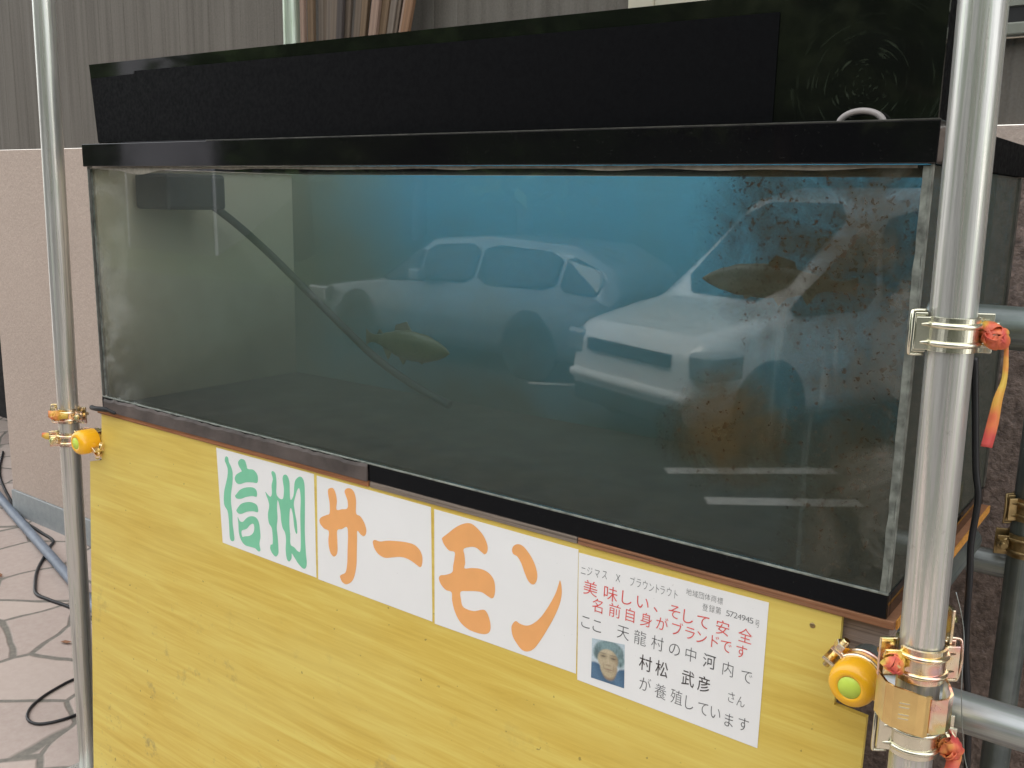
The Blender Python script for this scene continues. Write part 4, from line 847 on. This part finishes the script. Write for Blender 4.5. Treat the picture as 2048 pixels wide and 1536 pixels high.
# boxy middle clamp
bx = empty('scaffold_clamp', (polex(-.050), -.08, -.050)); bx.rotation_euler = (0, 0, R_(FZ)); tag(bx, 'boxy folded gold clamp between two strap clamps on the right-hand pole', 'clamp', 'gold scaffold clamps')
def plan(bm, pts, th, z0, z1, zs=None):
    pv = None
    for i, p in enumerate(pts):
        p = Vector((p[0], p[1], 0)); a = Vector((pts[max(0, i - 1)][0], pts[max(0, i - 1)][1], 0)); b = Vector((pts[min(len(pts) - 1, i + 1)][0], pts[min(len(pts) - 1, i + 1)][1], 0)); d = (b - a).normalized(); nn = Vector((d.y, -d.x, 0)) * th
        lo = z0 + (zs[i] if zs else 0); hi = z1 + (zs[i] if zs else 0)
        cur = [bm.verts.new(p + Vector((0, 0, lo))), bm.verts.new(p + nn + Vector((0, 0, lo))), bm.verts.new(p + nn + Vector((0, 0, hi))), bm.verts.new(p + Vector((0, 0, hi)))]
        if pv:
            for k in range(4): bm.faces.new((pv[k], pv[(k + 1) % 4], cur[(k + 1) % 4], cur[k]))
        else: bm.faces.new(cur)
        pv = cur
    bm.faces.new(pv[::-1]); bmesh.ops.recalc_face_normals(bm, faces=bm.faces)
bm = B(); plan(bm, [(-.043, .004), (-.0415, -.020), (-.036, -.0275), (-.012, -.0345), (-.004, -.036), (.0005, -.034)], .003, -.026, .024, [.004, .004, .003, -.002, -.004, -.004]); link('body', bm, ZINC_GOLD, bx)
bm = B(); plan(bm, [(.0045, -.033), (.007, -.036), (.020, -.0345), (.027, -.028), (.030, -.010), (.031, .004)], .003, -.022, .020, [-.004, -.004, -.002, 0, .002, .003]); link('cover', bm, ZINC, bx)
bm = B(); tube(bm, [(.0026, -.0325, -.024), (.0026, -.0325, .018)], .0026, 10); link('pin', bm, ZINC_OLD, bx)
bm = B()
for zz in (.008, .003, -.006, -.011): plan(bm, [(-.0310, -.0322), (-.0204, -.0353)], .0006, zz, zz + .0014)
o = link('stamping', bm, ZINC_PALE, bx)
# clamps gripping the capped tubes (tube axis along y)
def yrot(d): return Quaternion((1, 0, 0), R_(90)) @ Quaternion((0, 0, 1), R_(d))
clamp('gold clamp gripping the right orange-capped tube, its bolt pointing up', (1.783, -.030, -.070), yrot(150), True, h=.032)
clamp('gold clamp gripping the left orange-capped tube', (-.043, -.012, -.081), yrot(-30), True, h=.030)
lpx = lambda z: -.193 + .105 * (z - G) / (2.7 - G)
clamp('gold clamp on the left pole just above the orange cap', (lpx(-.038), 0, -.038), zrot(25), True, h=.036)
clamp('gold clamp on the left pole level with the orange cap, tape sticking out', (lpx(-.098), 0, -.098), zrot(60), False, h=.034)
clamp('dull brass clamp on the rear pole at the right edge, upper one', (1.868, .64, -.005), zrot(40), True, ZINC_OLD, .042, 'dull clamps on the rear pole')
clamp('dull brass clamp on the rear pole at the right edge, lower one', (1.868, .64, -.072), zrot(20), False, ZINC_OLD, .042, 'dull clamps on the rear pole')

# ------------------------------------------------------------------ warning tape tied to the bolts
def ribbon(bm, pts, wds, side, th=.0005):
    pts = cat(pts, 5); n_ = len(pts); pv = None
    for i, p in enumerate(pts):
        t_ = i / (n_ - 1) * (len(wds) - 1); k = min(int(t_), len(wds) - 2); wd = wds[k] + (wds[k + 1] - wds[k]) * (t_ - k)
        d = (pts[min(i + 1, n_ - 1)] - pts[max(i - 1, 0)]).normalized(); s = Vector(side[k]).lerp(Vector(side[k + 1]), t_ - k); s = (s - d * s.dot(d)).normalized(); nn = d.cross(s) * th
        cur = [bm.verts.new(p - s * wd / 2 - nn), bm.verts.new(p + s * wd / 2 - nn), bm.verts.new(p + s * wd / 2 + nn), bm.verts.new(p - s * wd / 2 + nn)]
        if pv:
            for q in range(4): bm.faces.new((pv[q], pv[(q + 1) % 4], cur[(q + 1) % 4], cur[q])).smooth = True
        else: bm.faces.new(cur)
        pv = cur
    bm.faces.new(pv[::-1])
def knot(bm, c, r, seed, n_=4):
    rd = random.Random(seed); c = Vector(c)
    for k in range(n_):
        ax = Vector((rd.gauss(0, .5), -1, rd.gauss(0, .5))).normalized() if k % 2 else Vector((rd.gauss(0, 1), rd.gauss(0, .4), rd.gauss(0, 1))).normalized()
        u = ax.orthogonal().normalized(); v = ax.cross(u); pts = []
        for j in range(9):
            a = j * .75; rr = r * (.55 + .45 * rd.random()); pts.append(c + (u * math.cos(a) + v * math.sin(a)) * rr + ax * rd.uniform(-.3, .3) * r)
        sd = [tuple(ax + Vector((rd.uniform(-.5, .5), rd.uniform(-.5, .5), rd.uniform(-.5, .5)))) for _ in range(5)]
        ribbon(bm, pts, [r * .9, r * 1.2, r * .8, r * 1.2, r], sd)
    t_ = bmesh.new(); bmesh.ops.create_icosphere(t_, subdivisions=3, radius=r * .5)
    for v in t_.verts: v.co *= 1 + .35 * noise.noise(v.co * (2.2 / r) + Vector((seed, 0, 0)))
    for f in t_.faces: f.smooth = True
    merge(bm, t_, Matrix.Translation(c))
def tape(label, bm, m):
    bmesh.ops.recalc_face_normals(bm, faces=bm.faces); return tag(link('warning_tape', bm, m), label, 'tape', 'red and yellow tape on the clamp bolts')
ux = Vector((.80, .60, 0)); fr_ = Vector((.58, -.79, 0))
def off(z, a, b, dz=0): return Vector((polex(z), -.08, z + dz)) + ux * a + fr_ * b
def bpos(z, deg, sgn, b): # bolt position in front of a clamp: sgn +1 right, -1 left
    X = Vector((math.cos(R_(deg)), math.sin(R_(deg)), 0)); Y = Vector((math.sin(R_(deg)), -math.cos(R_(deg)), 0))
    return Vector((polex(z), -.08, z)) + X * sgn * (TR + .013) + Y * b
bm = B(); kp = bpos(.380, FZ, 1, .018); knot(bm, kp, .0135, 3, 4)
A0 = kp + ux * .010 + fr_ * .004
ribbon(bm, [A0, A0 + Vector((.003, 0, -.016)), A0 + Vector((.004, .002, -.045)), A0 + Vector((.0005, 0, -.068)), A0 + Vector((-.002, .002, -.095)), A0 + Vector((-.005, 0, -.122))], [.006, .0045, .006, .010, .0115, .0125], [tuple(ux), tuple(ux * .6 + fr_ * .5), tuple(ux), tuple(ux), tuple(ux * .9 + fr_ * .3), tuple(ux)])
tape('long red and yellow tape hanging down beside the right-hand pole', bm, TAPE[0])
bm = B(); kp = bpos(-.002, FZ + 4, -1, .016); knot(bm, kp + Vector((0, 0, .002)), .0125, 9, 4); tape('orange-red tape wrapped round the bolt between the orange cap and the right-hand pole', bm, TAPE[1])
bm = B(); kp = bpos(-.096, FZ - 4, 1, .018); knot(bm, kp + Vector((0, 0, -.004)), .0130, 15, 4); ribbon(bm, [kp, kp + ux * .006 + Vector((0, 0, -.012)), kp + fr_ * .008 + Vector((0, 0, -.026)), kp - ux * .004 + fr_ * .01 + Vector((0, 0, -.034))], [.016, .016, .014, .012], [tuple(ux), tuple(ux), tuple(ux + fr_), tuple(ux)]); tape('crumpled orange tape on the lowest clamp of the right-hand pole', bm, TAPE[2])
bm = B(); c = Vector((lpx(-.035) + .012, -.036, -.034)); knot(bm, c, .013, 21, 3); ribbon(bm, [c - ux * .02 + Vector((0, 0, .006)), c + Vector((0, -.008, .004)), c + ux * .028], [.016, .02, .012], [(0, 0, 1), (0, .3, 1), (0, 0, 1)]); tape('yellow and red tape folded over the front of the left pole', bm, TAPE[1])
bm = B(); c = Vector((lpx(-.1) - .030, -.028, -.097)); knot(bm, c, .0085, 23, 3); ribbon(bm, [c, c - ux * .014 + Vector((0, 0, .004)), c - ux * .026 + Vector((0, 0, .007))], [.014, .017, .010], [(0, 0, 1), (0, .4, 1), (0, 0, 1)]); tape('small yellow tape end sticking out to the left of the left pole', bm, TAPE[2])

# ================================================================== CABLES, PIPE, PLANKS
Z0 = G + .005
def cable(label, pts, r, m, name='cable', cat_='cable'):
    bm = B(); tube(bm, cat(pts, 8), r, 10); return tag(link(name, bm, m), label, cat_)
cable('black cable wandering over the paving beside the grey conduit', [(-3.6, 1.4, Z0), (-3.09, 1.141, Z0), (-2.391, .925 - .02, Z0), (-2.15, .86, Z0), (-1.967, .837, Z0), (-1.90, .79, Z0), (-1.818, .725, Z0), (-1.68, .62, Z0), (-1.54, .539, Z0), (-1.45, .50, Z0), (-1.357, .504, Z0), (-1.181, .52, Z0), (-.8, .5, Z0), (-.3, .45, Z0)], .007, CORD)
cable('thin black cable making a loop on the paving by the left pole', [(-.45, .45, Z0), (-.60, .36, Z0), (-.706, .273, Z0), (-.70, .17, Z0), (-.66, .082, Z0), (-.603, .037, Z0), (-.547, .039, Z0), (-.514, .09, Z0), (-.50, .165, Z0), (-.46, .30, Z0), (-.35, .40, Z0)], .0045, CORD)
cable('straight grey conduit lying across the paving towards the wall', [(-4.2, 1.35, G + .0215), (-2.665, .945, G + .0215), (-1.922, .758, G + .0215), (-1.357, .615, G + .0215), (-.4, .37, G + .0215)], .021, GREYPVC, 'conduit', 'pipe')
cable('black cable hanging down behind the right-hand pole', [(1.850, .10, .33), (1.858, .10, .26), (1.866, .10, .19), (1.873, .10, .148), (1.871, .10, .09), (1.874, .10, .046), (1.880, .10, -.056), (1.897, .10, -.195), (1.91, .10, -.5), (1.92, .12, -1.0), (1.92, .2, Z0)], .0042, CORD)
cable('hair-thin grey wire dangling by the clamps at the right', [(1.885, -.045, .075), (1.898, -.045, .03), (1.905, -.06, -.03), (1.913, -.062, -.09), (1.925, -.062, -.135), (1.96, -.062, -.165), (2.05, -.06, -.2)], .0006, GALV_OLD, 'wire', 'wire')
for (x, y, a) in ((-.98, .36, .4), (-1.35, .80, 2.1), (-.80, .55, 1.2), (-1.75, .50, 3.0)):
    bm = B(); P_ = [(-.022, 0, .002), (-.008, .009, .006), (.012, .008, .004), (.026, 0, .009), (.012, -.008, .005), (-.008, -.009, .007)]; f = bm.faces.new([bm.verts.new(p) for p in P_])
    o = link('dry_leaf', bm, plain('dry_leaf_brown', (.26, .12, .06), .7, 0, .3, 60)); o.location = (x, y, G + .002); o.rotation_euler = (0, 0, a); tag(o, 'small dry brown leaf lying on the pink paving', 'leaf', 'dry leaves on the paving')
rd = random.Random(31); cols = [(.30, .20, .15), (.16, .12, .09), (.24, .13, .07), (.10, .085, .075), (.20, .16, .13), (.29, .23, .19), (.07, .055, .05), (.19, .125, .075)]
pmats = [mat_ply('old_plank', [tuple(x * k for x in c) for k in (.6, .9, 1.15, .8)]) for c in cols]
for i, mm in enumerate(pmats):
    for nd in mm.node_tree.nodes:
        if nd.type == 'MAPPING': nd.inputs['Scale'].default_value = (90, 3, .8)
words = ['pale', 'dark brown', 'reddish', 'blackish', 'grey-brown', 'light brown', 'sooty', 'orange-brown']
for i in range(22):
    t_ = i / 21; x = -.262 + .455 * t_ + rd.uniform(-.006, .006); s = .27 * t_ ** 1.2 + rd.uniform(-.012, .012); wd = rd.uniform(.021, .030); y = .87 + rd.uniform(-.018, .02); k = [5, 0, 7, 4, 1, 4, 3, 1, 6, 1, 3, 1, 7, 3, 6, 0, 7, 4, 1, 3, 0, 2][i]
    bm = B(); H = rd.uniform(3.0, 3.4); box(bm, -wd / 2, wd / 2, -.006, .006, 0, H, .0015)
    o = link('plank', bm, pmats[k]); o.location = (x - 2.03 * s, y, G); o.rotation_euler = (0, math.atan(s), 0)
    pos = 'left edge of' if i < 4 else ('right edge of' if i > 16 else 'middle of')
    tag(o, f'{words[k]} slat number among the leaning slats'.replace('slat number among the', f'narrow wooden slat at the {pos} the fan of'), 'plank', 'narrow slats leaning on the siding behind the hood')
